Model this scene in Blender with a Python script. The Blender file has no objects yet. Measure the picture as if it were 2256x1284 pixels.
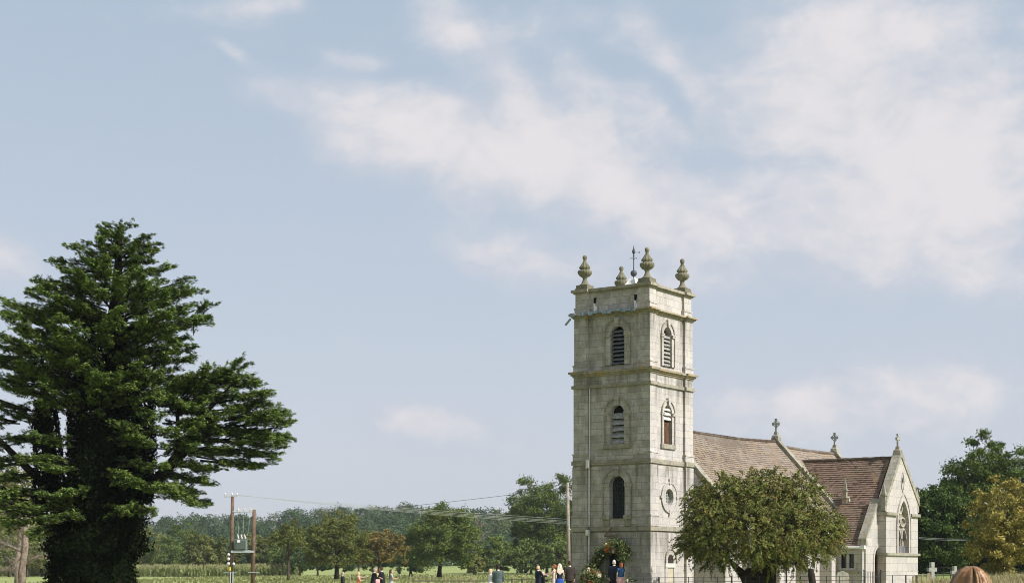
import bpy, bmesh, math, random
import numpy as np
from mathutils import Vector, Matrix, noise
from mathutils.geometry import tessellate_polygon

R = math.radians
sc = bpy.context.scene
COL = sc.collection

# ------------------------------------------------------------ camera, light, sky
EYE = 1.6
FPX, CX, HY = 3600.0, 1128.0, 1254.0          # focal length, centre and horizon in photo pixels
cam = bpy.data.cameras.new("camera"); camo = bpy.data.objects.new("camera", cam); COL.objects.link(camo)
camo.location = (0, 0, EYE); camo.rotation_euler = (R(90), 0, 0)
cam.sensor_width = 36; cam.lens = 36 * FPX / 2256; cam.shift_y = (HY - 642) / 2256
cam.clip_start = 0.1; cam.clip_end = 8000
cam.dof.use_dof = True; cam.dof.focus_distance = 90; cam.dof.aperture_fstop = 7
sc.camera = camo
sc.view_settings.view_transform = 'Standard'; sc.view_settings.look = 'None'
sc.view_settings.exposure = 0.45; sc.view_settings.gamma = 1
sc.cycles.pixel_filter_type = 'BLACKMAN_HARRIS'; sc.cycles.filter_width = 1.0
sc.cycles.max_bounces = 6; sc.cycles.transparent_max_bounces = 12

SUN_EL = 41.0
SUN_H = Vector((0.85, -0.527, 0)).normalized()
sun = bpy.data.lights.new("sun", 'SUN'); sun.energy = 4.2; sun.angle = R(0.6); sun.color = (1.0, 0.965, 0.92)
suno = bpy.data.objects.new("sun", sun); COL.objects.link(suno)
sd = (SUN_H * math.cos(R(SUN_EL)) + Vector((0, 0, math.sin(R(SUN_EL)))))
suno.rotation_euler = sd.to_track_quat('Z', 'Y').to_euler(); suno.location = sd * 60

w = bpy.data.worlds.new("World"); sc.world = w; w.use_nodes = True
nt = w.node_tree; N = nt.nodes; Lk = nt.links
for n_ in list(N): N.remove(n_)

class NG:
    """small helper for writing node trees"""
    def __init__(s, tree): s.t = tree
    def n(s, kind, **kw):
        x = s.t.nodes.new(kind)
        for k, v in kw.items(): setattr(x, k, v)
        return x
    def put(s, sock, v):
        if isinstance(v, bpy.types.NodeSocket): s.t.links.new(v, sock)
        elif v is not None: sock.default_value = v
    def m(s, op, a, b=None, c=None, clamp=False):
        x = s.n('ShaderNodeMath', operation=op); x.use_clamp = clamp
        for i, v in enumerate((a, b, c)):
            if v is not None: s.put(x.inputs[i], v)
        return x.outputs[0]
    def vec(s, x, y, z=0.0):
        q = s.n('ShaderNodeCombineXYZ')
        for i, v in enumerate((x, y, z)): s.put(q.inputs[i], v)
        return q.outputs[0]
    def sep(s, v):
        q = s.n('ShaderNodeSeparateXYZ'); s.put(q.inputs[0], v); return q.outputs
    def noise(s, v, scale, detail=4, rough=0.55, dist=0.0):
        q = s.n('ShaderNodeTexNoise'); q.noise_dimensions = '3D'
        s.put(q.inputs['Vector'], v); q.inputs['Scale'].default_value = scale
        q.inputs['Detail'].default_value = detail; q.inputs['Roughness'].default_value = rough
        q.inputs['Distortion'].default_value = dist
        return q.outputs['Fac']
    def rng(s, v, a, b, c=0.0, d=1.0, smooth=True):
        q = s.n('ShaderNodeMapRange'); q.interpolation_type = 'SMOOTHSTEP' if smooth else 'LINEAR'
        s.put(q.inputs[0], v)
        for i, t in enumerate((a, b, c, d)): s.put(q.inputs[i + 1], t)
        return q.outputs[0]
    def mix(s, f, a, b, mode='MIX'):
        q = s.n('ShaderNodeMix', data_type='RGBA', blend_type=mode)
        s.put(q.inputs[0], f)
        for i, v in ((6, a), (7, b)):
            if isinstance(v, (tuple, list)) and len(v) == 3: v = (*v, 1)
            s.put(q.inputs[i], v)
        return q.outputs[2]

g = NG(nt)
tc = g.n('ShaderNodeTexCoord')
sx, sy, sz = g.sep(tc.outputs['Generated'])
az = g.m('ARCTAN2', sx, sy)
hor = g.m('SQRT', g.m('ADD', g.m('MULTIPLY', sx, sx), g.m('MULTIPLY', sy, sy)))
el = g.m('ARCTAN2', sz, hor)
def px_dir(px, py):
    x = (px - CX) / FPX; z = (HY - py) / FPX
    return math.atan2(x, 1), math.atan2(z, math.hypot(x, 1))
p0 = g.vec(az, el, 0.0)
nz = g.n('ShaderNodeTexNoise'); nz.inputs['Scale'].default_value = 9; nz.inputs['Detail'].default_value = 4
g.put(nz.inputs['Vector'], p0)
wob = g.n('ShaderNodeVectorMath', operation='MULTIPLY_ADD')
g.put(wob.inputs[0], nz.outputs['Color']); wob.inputs[1].default_value = (.034, .028, 0); wob.inputs[2].default_value = (-.017, -.014, 0)
addv = g.n('ShaderNodeVectorMath', operation='ADD'); g.put(addv.inputs[0], p0); g.put(addv.inputs[1], wob.outputs[0])
P = addv.outputs[0]
# banks of cloud: photo centre x, y, radii, tilt in degrees, amount (negative = a clear rift)
BLOBS = [
 (1250,300,330,190,-8,1.15),(860,270,260,130,18,.95),(1040,110,210,80,48,.95),(1010,320,330,130,14,.85),
 (1330,400,300,120,30,.9),(1740,170,330,200,0,.95),(2050,130,360,240,0,.95),(1980,330,520,170,-5,.8),
 (2120,420,360,200,-20,.85),(1700,520,480,120,10,.7),(2050,520,320,120,0,.55),(1110,570,220,70,10,.85),
 (1330,620,260,70,5,.4),(930,935,160,52,2,1.7),(1000,985,280,60,0,.6),(2000,855,460,85,0,1.25),(1850,935,440,80,0,.95),
 (20,590,130,90,20,1.1),(520,20,170,40,0,.7),(600,0,120,30,0,.9),(610,195,130,55,5,.95),(530,112,70,20,25,.9),
 (790,125,100,26,5,.7),(2220,640,120,90,0,.5),(1180,60,260,70,0,.5),(1460,110,170,45,48,.75),(1900,70,300,120,0,.5),
 (960,30,110,90,45,.6),(1130,170,60,120,-30,.6),(1270,140,50,60,0,.35),(1640,895,260,45,0,.55),(470,840,200,60,0,.25),
 (1370,140,120,40,32,-.6),(1540,45,100,35,0,-.5),(1480,215,95,38,48,-.6),(1690,345,230,38,4,-.45),(1850,345,120,30,30,-.35),
 (1280,100,120,60,30,-.35),(1700,700,600,70,0,-.35), (880,160,120,22,0,-.3),
 (1500,420,900,330,6,.30),(1900,520,600,260,0,.32),(760,320,150,110,10,.5),(930,400,220,60,12,.45),(1350,560,420,90,10,.35),(2000,700,500,120,0,.2),(1500,30,500,120,0,.35),(2150,950,260,60,0,.3),
]
dens = None
for (bx, by, rx, ry, rot, amt) in BLOBS:
    a0, e0 = px_dir(bx, by)
    mp = g.n('ShaderNodeVectorMath', operation='SUBTRACT'); g.put(mp.inputs[0], P); mp.inputs[1].default_value = (a0, e0, 0)
    mr = g.n('ShaderNodeVectorRotate', rotation_type='Z_AXIS'); g.put(mr.inputs['Vector'], mp.outputs[0]); mr.inputs['Angle'].default_value = R(rot)
    ms = g.n('ShaderNodeVectorMath', operation='MULTIPLY'); g.put(ms.inputs[0], mr.outputs[0]); ms.inputs[1].default_value = (FPX / rx, FPX / ry, 0)
    ml = g.n('ShaderNodeVectorMath', operation='LENGTH'); g.put(ml.inputs[0], ms.outputs[0])
    v = g.rng(ml.outputs['Value'], 1.25, 0.0, 0.0, amt)
    dens = v if dens is None else g.m('ADD', dens, v)
stretch = g.n('ShaderNodeVectorMath', operation='MULTIPLY'); g.put(stretch.inputs[0], P); stretch.inputs[1].default_value = (1, 1.5, 1)
f1 = g.noise(stretch.outputs[0], 13, 6, .55, .3)
f2 = g.noise(stretch.outputs[0], 42, 6, .6, .3)
frag = g.m('ADD', g.m('MULTIPLY', g.m('SUBTRACT', f1, .5), 1.25), g.m('ADD', g.m('MULTIPLY', g.m('SUBTRACT', f2, .5), .75), g.m('MULTIPLY', g.m('SUBTRACT', g.noise(stretch.outputs[0], 120, 5, .6, .2), .5), .32)))
# the rest of the sky (off to the sides and behind) carries the same broken cloud
rest = g.rng(g.m('ABSOLUTE', az), .36, .6, 0, .45)
dd = g.m('ADD', g.m('ADD', dens, rest), frag)
cl = g.rng(dd, -.05, 1.55, 0, 1)
sky = g.n('ShaderNodeTexSky', sky_type='NISHITA'); sky.sun_disc = False
sky.sun_elevation = R(SUN_EL); sky.sun_rotation = math.atan2(SUN_H.x, SUN_H.y)
sky.air_density = 1.0; sky.dust_density = 1.6; sky.ozone_density = 1.0
SKYG = 0.115
skys = g.n('ShaderNodeVectorMath', operation='SCALE'); g.put(skys.inputs[0], sky.outputs[0]); skys.inputs['Scale'].default_value = 1.0
K = 1 / SKYG
def rgb(*c): return (c[0] * K, c[1] * K, c[2] * K, 1)
# thin high veil: blue above, paler and greyer towards the horizon
veil = g.mix(g.rng(el, 0.0, .34, smooth=False), rgb(.470, .484, .545), rgb(.338, .408, .485))
base = g.mix(.86, skys.outputs[0], veil)
ctone = g.mix(g.rng(g.m('ADD', g.m('ADD', g.m('MULTIPLY', f1, .7), g.m('MULTIPLY', f2, .4)), g.m('MULTIPLY', dens, .16)), .55, .95), rgb(.425, .455, .515), rgb(.590, .568, .580))
colr = g.mix(g.m('MULTIPLY', cl, .97), base, ctone)
bg = g.n('ShaderNodeBackground'); g.put(bg.inputs[0], colr); bg.inputs[1].default_value = SKYG
out = g.n('ShaderNodeOutputWorld'); Lk.new(bg.outputs[0], out.inputs[0])

# ------------------------------------------------------------ materials
MAT = {}
def material(name, rough=.8, spec=.25):
    m = bpy.data.materials.new(name); m.use_nodes = True
    t = m.node_tree; b = t.nodes['Principled BSDF']
    b.inputs['Roughness'].default_value = rough; b.inputs['Specular IOR Level'].default_value = spec
    MAT[name] = m
    return m, NG(t), b
def plain(name, c, rough=.7, spec=.3, metal=0, var=.12, scale=6):
    m, q, b = material(name, rough, spec)
    o = q.n('ShaderNodeTexCoord').outputs['Object']
    f = q.noise(o, scale, 5, .6)
    q.put(b.inputs['Base Color'], q.mix(q.rng(f, .3, .7), tuple(x * (1 - var) for x in c), tuple(min(1, x * (1 + var)) for x in c)))
    b.inputs['Metallic'].default_value = metal
    return m
def bump(q, b, h, strength=.3, dist=.02):
    x = q.n('ShaderNodeBump'); x.inputs['Strength'].default_value = strength; x.inputs['Distance'].default_value = dist
    q.put(x.inputs['Height'], h); q.put(b.inputs['Normal'], x.outputs[0])
def stone(name, light, dark, row=.36, wid=.78, grime=.5, moss=0.0, lichen=0.0, joints=True, under=False, crust_shade=0.0):
    m, q, b = material(name, .92, .15)
    o = q.n('ShaderNodeTexCoord').outputs['Object']
    x, y, z = q.sep(o)
    u = q.m('ADD', x, y)
    vv = q.vec(q.m('ADD', u, q.m('MULTIPLY', q.noise(o, .8, 2), .06)), q.m('ADD', z, q.m('MULTIPLY', q.noise(o, 1.2, 2), .025)), 0.0)
    col = None
    f = q.noise(o, 1.1, 6, .65)
    fine = q.noise(o, 14, 6, .7)
    base = q.mix(q.rng(f, .3, .72), dark, light)
    base = q.mix(.48, base, q.mix(q.rng(fine, .25, .75), tuple(c * .62 for c in dark), tuple(min(1, c * 1.15) for c in light)))
    if joints:
        br = q.n('ShaderNodeTexBrick'); q.put(br.inputs['Vector'], vv)
        br.inputs['Scale'].default_value = 1; br.inputs['Brick Width'].default_value = wid; br.inputs['Row Height'].default_value = row
        br.inputs['Mortar Size'].default_value = .011; br.inputs['Mortar Smooth'].default_value = .25; br.offset = .43; br.squash = .8; br.squash_frequency = 3
        br.inputs['Color1'].default_value = (.80, .80, .79, 1); br.inputs['Color2'].default_value = (1.10, 1.08, 1.04, 1)
        br.inputs['Mortar'].default_value = (.42, .40, .36, 1); br.inputs['Bias'].default_value = .1
        jm = q.m('MULTIPLY', .85, q.rng(q.noise(o, 2.1, 4), .3, .6, .35, 1))
        base = q.mix(jm, base, q.mix(1.0, base, br.outputs[0], 'MULTIPLY'))
        # odd darker / warmer replacement blocks
        br2 = q.n('ShaderNodeTexBrick'); q.put(br2.inputs['Vector'], vv)
        for k, v in (('Scale', 1), ('Brick Width', wid), ('Row Height', row), ('Mortar Size', 0)): br2.inputs[k].default_value = v
        br2.offset = .43; br2.squash = .8; br2.squash_frequency = 3
        br2.inputs['Color1'].default_value = (0, 0, 0, 1); br2.inputs['Color2'].default_value = (1, 1, 1, 1); br2.inputs['Bias'].default_value = -.35
        base = q.mix(q.m('MULTIPLY', br2.outputs[0], .22), base, tuple(c * k for c, k in zip(light, (.80, .72, .58))))
    st = q.noise(q.vec(q.m('MULTIPLY', u, 2.6), q.m('MULTIPLY', z, .30), 0.0), 1, 6, .7)
    base = q.mix(q.m('MULTIPLY', q.rng(st, .48, .80), grime), base, (.115, .108, .085))
    if under:      # run-off stains that hang below each moulded course
        for zc_ in (15.0, 11.85, 7.1, 3.65):
            dz = q.m('SUBTRACT', zc_, z); msk = q.m('MULTIPLY', q.rng(dz, 0, .05), q.rng(dz, .25, 2.0, 1, 0))
            st2 = q.noise(q.vec(q.m('MULTIPLY', u, 1.9), q.m('MULTIPLY', z, .18), zc_), 1, 5, .7)
            base = q.mix(q.m('MULTIPLY', msk, q.rng(st2, .40, .64, 0, .80)), base, (.105, .10, .07))
    if crust_shade:       # algae and lichen crust on the west, also painting the shaded side darker
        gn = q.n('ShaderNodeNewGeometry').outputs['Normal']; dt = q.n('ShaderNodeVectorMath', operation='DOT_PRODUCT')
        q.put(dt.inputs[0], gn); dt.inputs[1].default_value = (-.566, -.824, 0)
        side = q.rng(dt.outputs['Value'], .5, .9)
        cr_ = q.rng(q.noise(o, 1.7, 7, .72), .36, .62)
        base = q.mix(q.m('MULTIPLY', q.m('MULTIPLY', side, crust_shade), q.m('ADD', .35, q.m('MULTIPLY', cr_, .55))), base, (.210, .185, .138))
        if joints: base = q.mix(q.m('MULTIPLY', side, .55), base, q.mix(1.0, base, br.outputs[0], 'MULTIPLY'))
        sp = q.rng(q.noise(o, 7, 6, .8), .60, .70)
        base = q.mix(q.m('MULTIPLY', q.m('MULTIPLY', side, crust_shade * .4), sp), base, (.50, .49, .44))
    if moss: base = q.mix(q.rng(q.noise(o, 3.2, 6, .7), .46, .66, 0, moss), base, (.085, .085, .035))
    if lichen: base = q.mix(q.rng(q.noise(o, 2.4, 6, .75), .50, .62, 0, lichen), base, (.42, .25, .06))
    q.put(b.inputs['Base Color'], base)
    bump(q, b, q.m('ADD', q.m('MULTIPLY', fine, .6), f), .5, .03)
    return m
stone('stone', (.585, .555, .545), (.45, .415, .39), grime=.5, under=True, crust_shade=.75)
stone('stone_nave', (.54, .51, .495), (.44, .405, .38), row=.5, wid=1.1, grime=.25, crust_shade=.4)
stone('stone_band', (.46, .43, .37), (.27, .25, .20), wid=1.3, row=.6, grime=.35, moss=.35, lichen=.1, crust_shade=1.0)
stone('stone_lichen', (.46, .42, .34), (.30, .27, .20), wid=1.3, row=.6, grime=.3, moss=.45, lichen=.6, crust_shade=.7)
stone('stone_urn', (.27, .25, .18), (.14, .13, .085), joints=False, grime=.25, moss=.65)
stone('stone_cope', (.42, .40, .35), (.25, .24, .19), wid=1.4, row=.7, grime=.3, moss=.5, lichen=.2)
stone('stone_cross', (.42, .42, .38), (.28, .28, .25), joints=False, grime=.3, moss=.2)
plain('dark_void', (.012, .012, .013), .95, .1)  # near-black backing for openings, interior darkness put into the colour
plain('louvre_wood', (.30, .29, .27), .85, .2, var=.45, scale=9)
plain('louvre_dark', (.13, .13, .135), .85, .2, var=.4, scale=9)
plain('brown_board', (.10, .052, .030), .8, .2, var=.4, scale=4)
plain('lead', (.20, .235, .27), .55, .5, var=.35, scale=5)
plain('iron', (.035, .033, .032), .6, .4)
plain('vane_iron', (.06, .065, .075), .55, .4)
plain('pale_paint', (.60, .585, .54), .6, .3)
plain('white_paint', (.68, .67, .64), .5, .4)
plain('pole_wood', (.150, .100, .072), .9, .15, var=.3, scale=3)
plain('pole_pale', (.32, .27, .215), .9, .15, var=.25, scale=3)
plain('weathered_wood', (.34, .28, .19), .9, .15, var=.3)
plain('galvanised', (.40, .43, .43), .5, .5, var=.15)
plain('transformer_grey', (.20, .235, .215), .6, .4)
plain('ceramic', (.58, .56, .54), .35, .5)
plain('yellow_band', (.65, .50, .05), .6, .3)
plain('wire', (.70, .68, .66), .5, .4)
plain('bark', (.085, .068, .052), .95, .1, var=.4, scale=5)
plain('bark_pale', (.24, .19, .15), .95, .1, var=.35, scale=5)
plain('bark_dark', (.030, .025, .020), .95, .1, var=.4, scale=5)
plain('dead_twig', (.25, .20, .165), .95, .1, var=.3)
plain('red_door', (.24, .075, .035), .7, .3, var=.3)
plain('blocked', (.50, .44, .34), .9, .15, var=.1, scale=3)

def window_pane(name, c1, c2, scale=4, rough=.15):
    m, q, b = material(name, rough, .5)
    o = q.n('ShaderNodeTexCoord').outputs['Object']
    q.put(b.inputs['Base Color'], q.mix(q.rng(q.noise(o, scale, 5, .7), .35, .65), c1, c2))
window_pane('pane', (.010, .014, .015), (.030, .038, .038))
window_pane('pane_lit', (.10, .13, .12), (.22, .26, .24))  # paler copy of the pane, light painted into the glass colour
window_pane('pane_boarded', (.10, .075, .05), (.36, .30, .21), 7, .8)

def tiles(name, cols):
    m, q, b = material(name, .9, .15)
    at = q.n('ShaderNodeAttribute', attribute_name='tone').outputs['Fac']
    o = q.n('ShaderNodeTexCoord').outputs['Object']
    r = q.n('ShaderNodeValToRGB'); q.put(r.inputs[0], at)
    e = r.color_ramp.elements
    while len(e) > 1: e.remove(e[-1])
    e[0].position = 0; e[0].color = (*cols[0], 1)
    for i, c in enumerate(cols[1:]):
        x = e.new((i + 1) / (len(cols) - 1)); x.color = (*c, 1)
    base = r.outputs[0]
    base = q.mix(q.rng(q.noise(o, .7, 5, .65), .42, .68, 0, .45), base, cols[-1])
    base = q.mix(q.rng(q.noise(o, 1.3, 6, .7), .55, .70, 0, .45), base, (.36, .22, .08))
    base = q.mix(q.rng(q.noise(o, 9, 5, .7), .4, .7, 0, .35), base, (.10, .08, .065))
    q.put(b.inputs['Base Color'], base)
tiles('tile_nave', [(.14, .11, .085), (.25, .195, .15), (.30, .24, .19), (.34, .25, .16), (.33, .30, .265)])
tiles('tile_red', [(.085, .060, .045), (.17, .115, .085), (.225, .150, .112), (.265, .165, .125), (.23, .205, .145)])

def leafy(name, c1, c2, c3, trans=.3, rough=.55, spec=.25):
    """foliage whose hue varies from leaf to leaf and from spray to spray"""
    m, q, b = material(name, rough, spec)
    t1 = q.n('ShaderNodeAttribute', attribute_name='tone').outputs['Fac']
    t2 = q.n('ShaderNodeAttribute', attribute_name='hue').outputs['Fac']
    c = q.mix(t1, tuple(x * .6 for x in c1), tuple(x * 1.15 for x in c2)); c = q.mix(t2, c, c3)
    q.put(b.inputs['Base Color'], c)
    tr = q.n('ShaderNodeBsdfTranslucent'); q.put(tr.inputs[0], q.mix(.5, c, (.16, .19, .03)))
    mx = q.n('ShaderNodeMixShader'); mx.inputs[0].default_value = trans * .7
    t = m.node_tree
    t.links.new(b.outputs[0], mx.inputs[1]); t.links.new(tr.outputs[0], mx.inputs[2])
    t.links.new(mx.outputs[0], t.nodes['Material Output'].inputs[0])
    return m
leafy('cedar_needles', (.045, .095, .022), (.160, .240, .056), (.215, .260, .066), .14, .75, .08)
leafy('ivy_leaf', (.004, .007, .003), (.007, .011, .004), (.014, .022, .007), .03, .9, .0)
leafy('thorn_leaf', (.125, .155, .036), (.220, .250, .066), (.260, .190, .064), .3, .75, .08)
leafy('oak_leaf', (.060, .100, .022), (.125, .180, .042), (.180, .190, .050), .25, .75, .08)
leafy('oak_dark', (.036, .066, .018), (.075, .120, .030), (.110, .135, .036), .22, .75, .08)
leafy('olive_leaf', (.090, .118, .030), (.160, .185, .048), (.215, .165, .050), .25, .75, .08)
leafy('rust_leaf', (.170, .125, .040), (.260, .175, .060), (.140, .150, .045), .25, .75, .08)
leafy('gold_leaf', (.290, .240, .060), (.430, .340, .095), (.250, .230, .060), .3, .75, .08)
leafy('shrub_leaf', (.080, .130, .034), (.160, .220, .058), (.210, .210, .062), .25, .75, .08)
leafy('hedge_leaf', (.130, .165, .050), (.225, .245, .075), (.280, .235, .085), .25, .75, .08)
leafy('wood_leaf', (.042, .085, .045), (.085, .135, .060), (.130, .145, .055), .2, .75, .08)
leafy('maize_leaf', (.170, .240, .070), (.300, .340, .120), (.380, .350, .170), .3)
leafy('dry_grass', (.330, .270, .120), (.480, .400, .210), (.200, .220, .070), .3)
leafy('green_blade', (.180, .220, .065), (.280, .290, .100), (.360, .320, .150), .3)
leafy('bouquet_leaf', (.040, .075, .020), (.100, .140, .045), (.230, .220, .060), .2)
leafy('hair_auburn', (.13, .060, .028), (.38, .180, .065), (.60, .38, .20), .05, .4, .5)

# ------------------------------------------------------------ object helpers
def tag(o, label=None, cat=None, group=None, kind=None):
    if label: o['label'] = label
    if cat: o['category'] = cat
    if group: o['group'] = group
    if kind: o['kind'] = kind
    return o
def empty(name, loc=(0, 0, 0), rz=0.0, label=None, cat=None, group=None):
    o = bpy.data.objects.new(name, None); COL.objects.link(o)
    o.location = loc; o.rotation_euler = (0, 0, rz); o.empty_display_size = .3
    return tag(o, label, cat, group)
def link(me, name, mat, parent=None, smooth=False):
    if mat: me.materials.append(MAT[mat] if isinstance(mat, str) else mat)
    if smooth: me.polygons.foreach_set('use_smooth', [True] * len(me.polygons))
    o = bpy.data.objects.new(name, me); COL.objects.link(o)
    if parent: o.parent = parent
    return o
def copy_thing(o, loc, rz=None):
    c = o.copy(); COL.objects.link(c); c.location = loc
    if rz is not None: c.rotation_euler = (0, 0, rz)
    for ch in list(o.children):
        d = ch.copy(); COL.objects.link(d); d.parent = c
        for gch in list(ch.children):
            e = gch.copy(); COL.objects.link(e); e.parent = d
    return c

class MB:
    def __init__(s): s.v = []; s.f = []; s.t = []
    def quad(s, a, b, c, d, tone=None):
        i = len(s.v); s.v += [tuple(a), tuple(b), tuple(c), tuple(d)]; s.f.append((i, i + 1, i + 2, i + 3)); s.t.append(tone or 0.0)
    def poly(s, pts):
        i = len(s.v); s.v += [tuple(p) for p in pts]; s.f.append(tuple(range(i, i + len(pts)))); s.t.append(0.0)
    def box(s, x0, x1, y0, y1, z0, z1):
        i = len(s.v)
        s.v += [(x0, y0, z0), (x1, y0, z0), (x1, y1, z0), (x0, y1, z0), (x0, y0, z1), (x1, y0, z1), (x1, y1, z1), (x0, y1, z1)]
        s.f += [(i, i + 3, i + 2, i + 1), (i + 4, i + 5, i + 6, i + 7), (i, i + 1, i + 5, i + 4), (i + 1, i + 2, i + 6, i + 5), (i + 2, i + 3, i + 7, i + 6), (i + 3, i, i + 4, i + 7)]
        s.t += [0.0] * 6
    def hexa(s, p):
        """8 corner points, bottom ring then top ring"""
        i = len(s.v); s.v += [tuple(q) for q in p]
        s.f += [(i, i + 3, i + 2, i + 1), (i + 4, i + 5, i + 6, i + 7), (i, i + 1, i + 5, i + 4), (i + 1, i + 2, i + 6, i + 5), (i + 2, i + 3, i + 7, i + 6), (i + 3, i, i + 4, i + 7)]
        s.t += [0.0] * 6
    def rings(s, rings, closed_ends=True):
        n = len(rings[0]); i = len(s.v)
        for r in rings: s.v += [tuple(p) for p in r]
        for k in range(len(rings) - 1):
            for j in range(n):
                a = i + k * n + j; b = i + k * n + (j + 1) % n
                s.f.append((a, b, b + n, a + n)); s.t.append(0.0)
        if closed_ends:
            s.f.append(tuple(range(i + n - 1, i - 1, -1))); s.f.append(tuple(i + (len(rings) - 1) * n + j for j in range(n))); s.t += [0.0, 0.0]
    def tube(s, pts, rad, n=8):
        pts = [Vector(p) for p in pts]
        if not isinstance(rad, (list, tuple)): rad = [rad] * len(pts)
        rs = []; up = None
        for k, p in enumerate(pts):
            d = (pts[min(k + 1, len(pts) - 1)] - pts[max(k - 1, 0)])
            if d.length < 1e-9: d = Vector((0, 0, 1))
            d.normalize()
            if up is None:
                up = Vector((1, 0, 0)) if abs(d.z) > .8 else Vector((0, 0, 1))
            a = d.cross(up); 
            if a.length < 1e-6: a = d.orthogonal()
            a.normalize(); b = d.cross(a); pass
            rs.append([p + (a * math.cos(t) + b * math.sin(t)) * rad[k] for t in [2 * math.pi * j / n for j in range(n)]])
        s.rings(rs)
    def lathe(s, cx, cy, prof, n=20, flute=None):
        """prof: (radius, z) from bottom up; flute(k, angle) -> radius factor"""
        rs = []
        for k, (r, z) in enumerate(prof):
            rs.append([(cx + r * (flute(k, a) if flute else 1) * math.cos(a), cy + r * (flute(k, a) if flute else 1) * math.sin(a), z) for a in [2 * math.pi * j / n for j in range(n)]])
        s.rings(rs)
    def sphere(s, c, r, n=10, sc_=(1, 1, 1)):
        rs = []
        for k in range(n + 1):
            t = math.pi * k / n; rr = max(math.sin(t), .02) * r
            rs.append([(c[0] + rr * math.cos(a) * sc_[0], c[1] + rr * math.sin(a) * sc_[1], c[2] - math.cos(t) * r * sc_[2]) for a in [2 * math.pi * j / (n + 2) for j in range(n + 2)]])
        s.rings(rs)
    def mesh(s, name):
        me = bpy.data.meshes.new(name); me.from_pydata(s.v, [], s.f)
        if any(s.t):
            a = me.attributes.new('tone', 'FLOAT', 'FACE'); a.data.foreach_set('value', s.t)
        me.update(); return me
    def build(s, name, mat, parent=None, smooth=False):
        return link(s.mesh(name), name, mat, parent, smooth)

def np_mesh(name, verts, nper, tone=None, hue=None):
    """mesh of faces with nper vertices each, verts shape (faces*nper, 3)"""
    nf = len(verts) // nper
    me = bpy.data.meshes.new(name)
    me.vertices.add(len(verts)); me.vertices.foreach_set('co', verts.astype(np.float32).ravel())
    me.loops.add(len(verts)); me.loops.foreach_set('vertex_index', np.arange(len(verts), dtype=np.int32))
    me.polygons.add(nf); me.polygons.foreach_set('loop_start', np.arange(0, len(verts), nper, dtype=np.int32))
    for nm, arr in (('tone', tone), ('hue', hue)):
        if arr is not None:
            a = me.attributes.new(nm, 'FLOAT', 'FACE'); a.data.foreach_set('value', arr.astype(np.float32))
    me.update(calc_edges=True); me.validate(); return me
def unit(a): return a / np.maximum(np.linalg.norm(a, axis=1, keepdims=True), 1e-9)
def leaf_quads(rs, pos, nrm, size, aspect=.6, direction=None):
    """leaf shaped rhombus at pos, facing nrm, pointing along direction (or any way)"""
    n = len(pos)
    d = rs.normal(size=(n, 3)) if direction is None else direction
    nrm = unit(nrm); d = d - nrm * np.sum(d * nrm, axis=1, keepdims=True); d = unit(d)
    s_ = np.cross(nrm, d)
    L = np.asarray(size).reshape(-1, 1) * np.ones((n, 1)); W = L * aspect
    q = np.empty((n, 4, 3))
    q[:, 0] = pos - d * L * .5; q[:, 1] = pos + s_ * W * .5 + nrm * L * .06
    q[:, 2] = pos + d * L * .5; q[:, 3] = pos - s_ * W * .5 + nrm * L * .06
    return q.reshape(-1, 3)

# ------------------------------------------------------------ places
def at(px, Y, z=None, py=None):
    """world point at distance Y in the direction of photo column px"""
    x = (px - CX) / FPX * Y
    if z is None: z = EYE + (HY - py) / FPX * Y
    return Vector((x, Y, z))
def sm(a, b, x):
    t = min(1, max(0, (x - a) / (b - a))); return t * t * (3 - 2 * t)
def ground_z(x, y):
    z = .28 * sm(55, 80, y) * (1 - sm(110, 170, y)) * sm(-22, -2, x)
    z += 1.0 * sm(14, 34, x) * sm(84, 125, y)
    z += 1.15 * sm(250, 400, y) * sm(-75, -20, x)
    z += 13 * sm(480, 900, y) + .12 * math.sin(x * .05) * sm(60, 200, y)
    return z

xs = np.unique(np.concatenate([np.linspace(-1800, -200, 40), np.linspace(-200, 200, 101), np.linspace(200, 1800, 40)]))
ys = np.unique(np.concatenate([np.linspace(-300, 0, 10), np.linspace(0, 500, 126), np.linspace(500, 3000, 60)]))
gm = MB()
for yy in ys:
    for xx in xs: gm.v.append((float(xx), float(yy), ground_z(float(xx), float(yy))))
nx = len(xs)
for j in range(len(ys) - 1):
    for i in range(nx - 1):
        a = j * nx + i; gm.f.append((a, a + 1, a + 1 + nx, a + nx)); gm.t.append(0.0)
m, q, b = material('grass_ground', .95, .1)
o = q.n('ShaderNodeTexCoord').outputs['Object']
f = q.noise(o, .06, 5, .6); f2 = q.noise(o, 1.6, 6, .75)
c = q.mix(q.rng(f, .35, .65), (.250, .300, .095), (.350, .365, .150))
c = q.mix(q.rng(f2, .35, .7, 0, .6), c, (.160, .195, .055))
q.put(b.inputs['Base Color'], c); bump(q, b, f2, .6, .08)
tag(gm.build('ground', 'grass_ground'), kind='structure')

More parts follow.
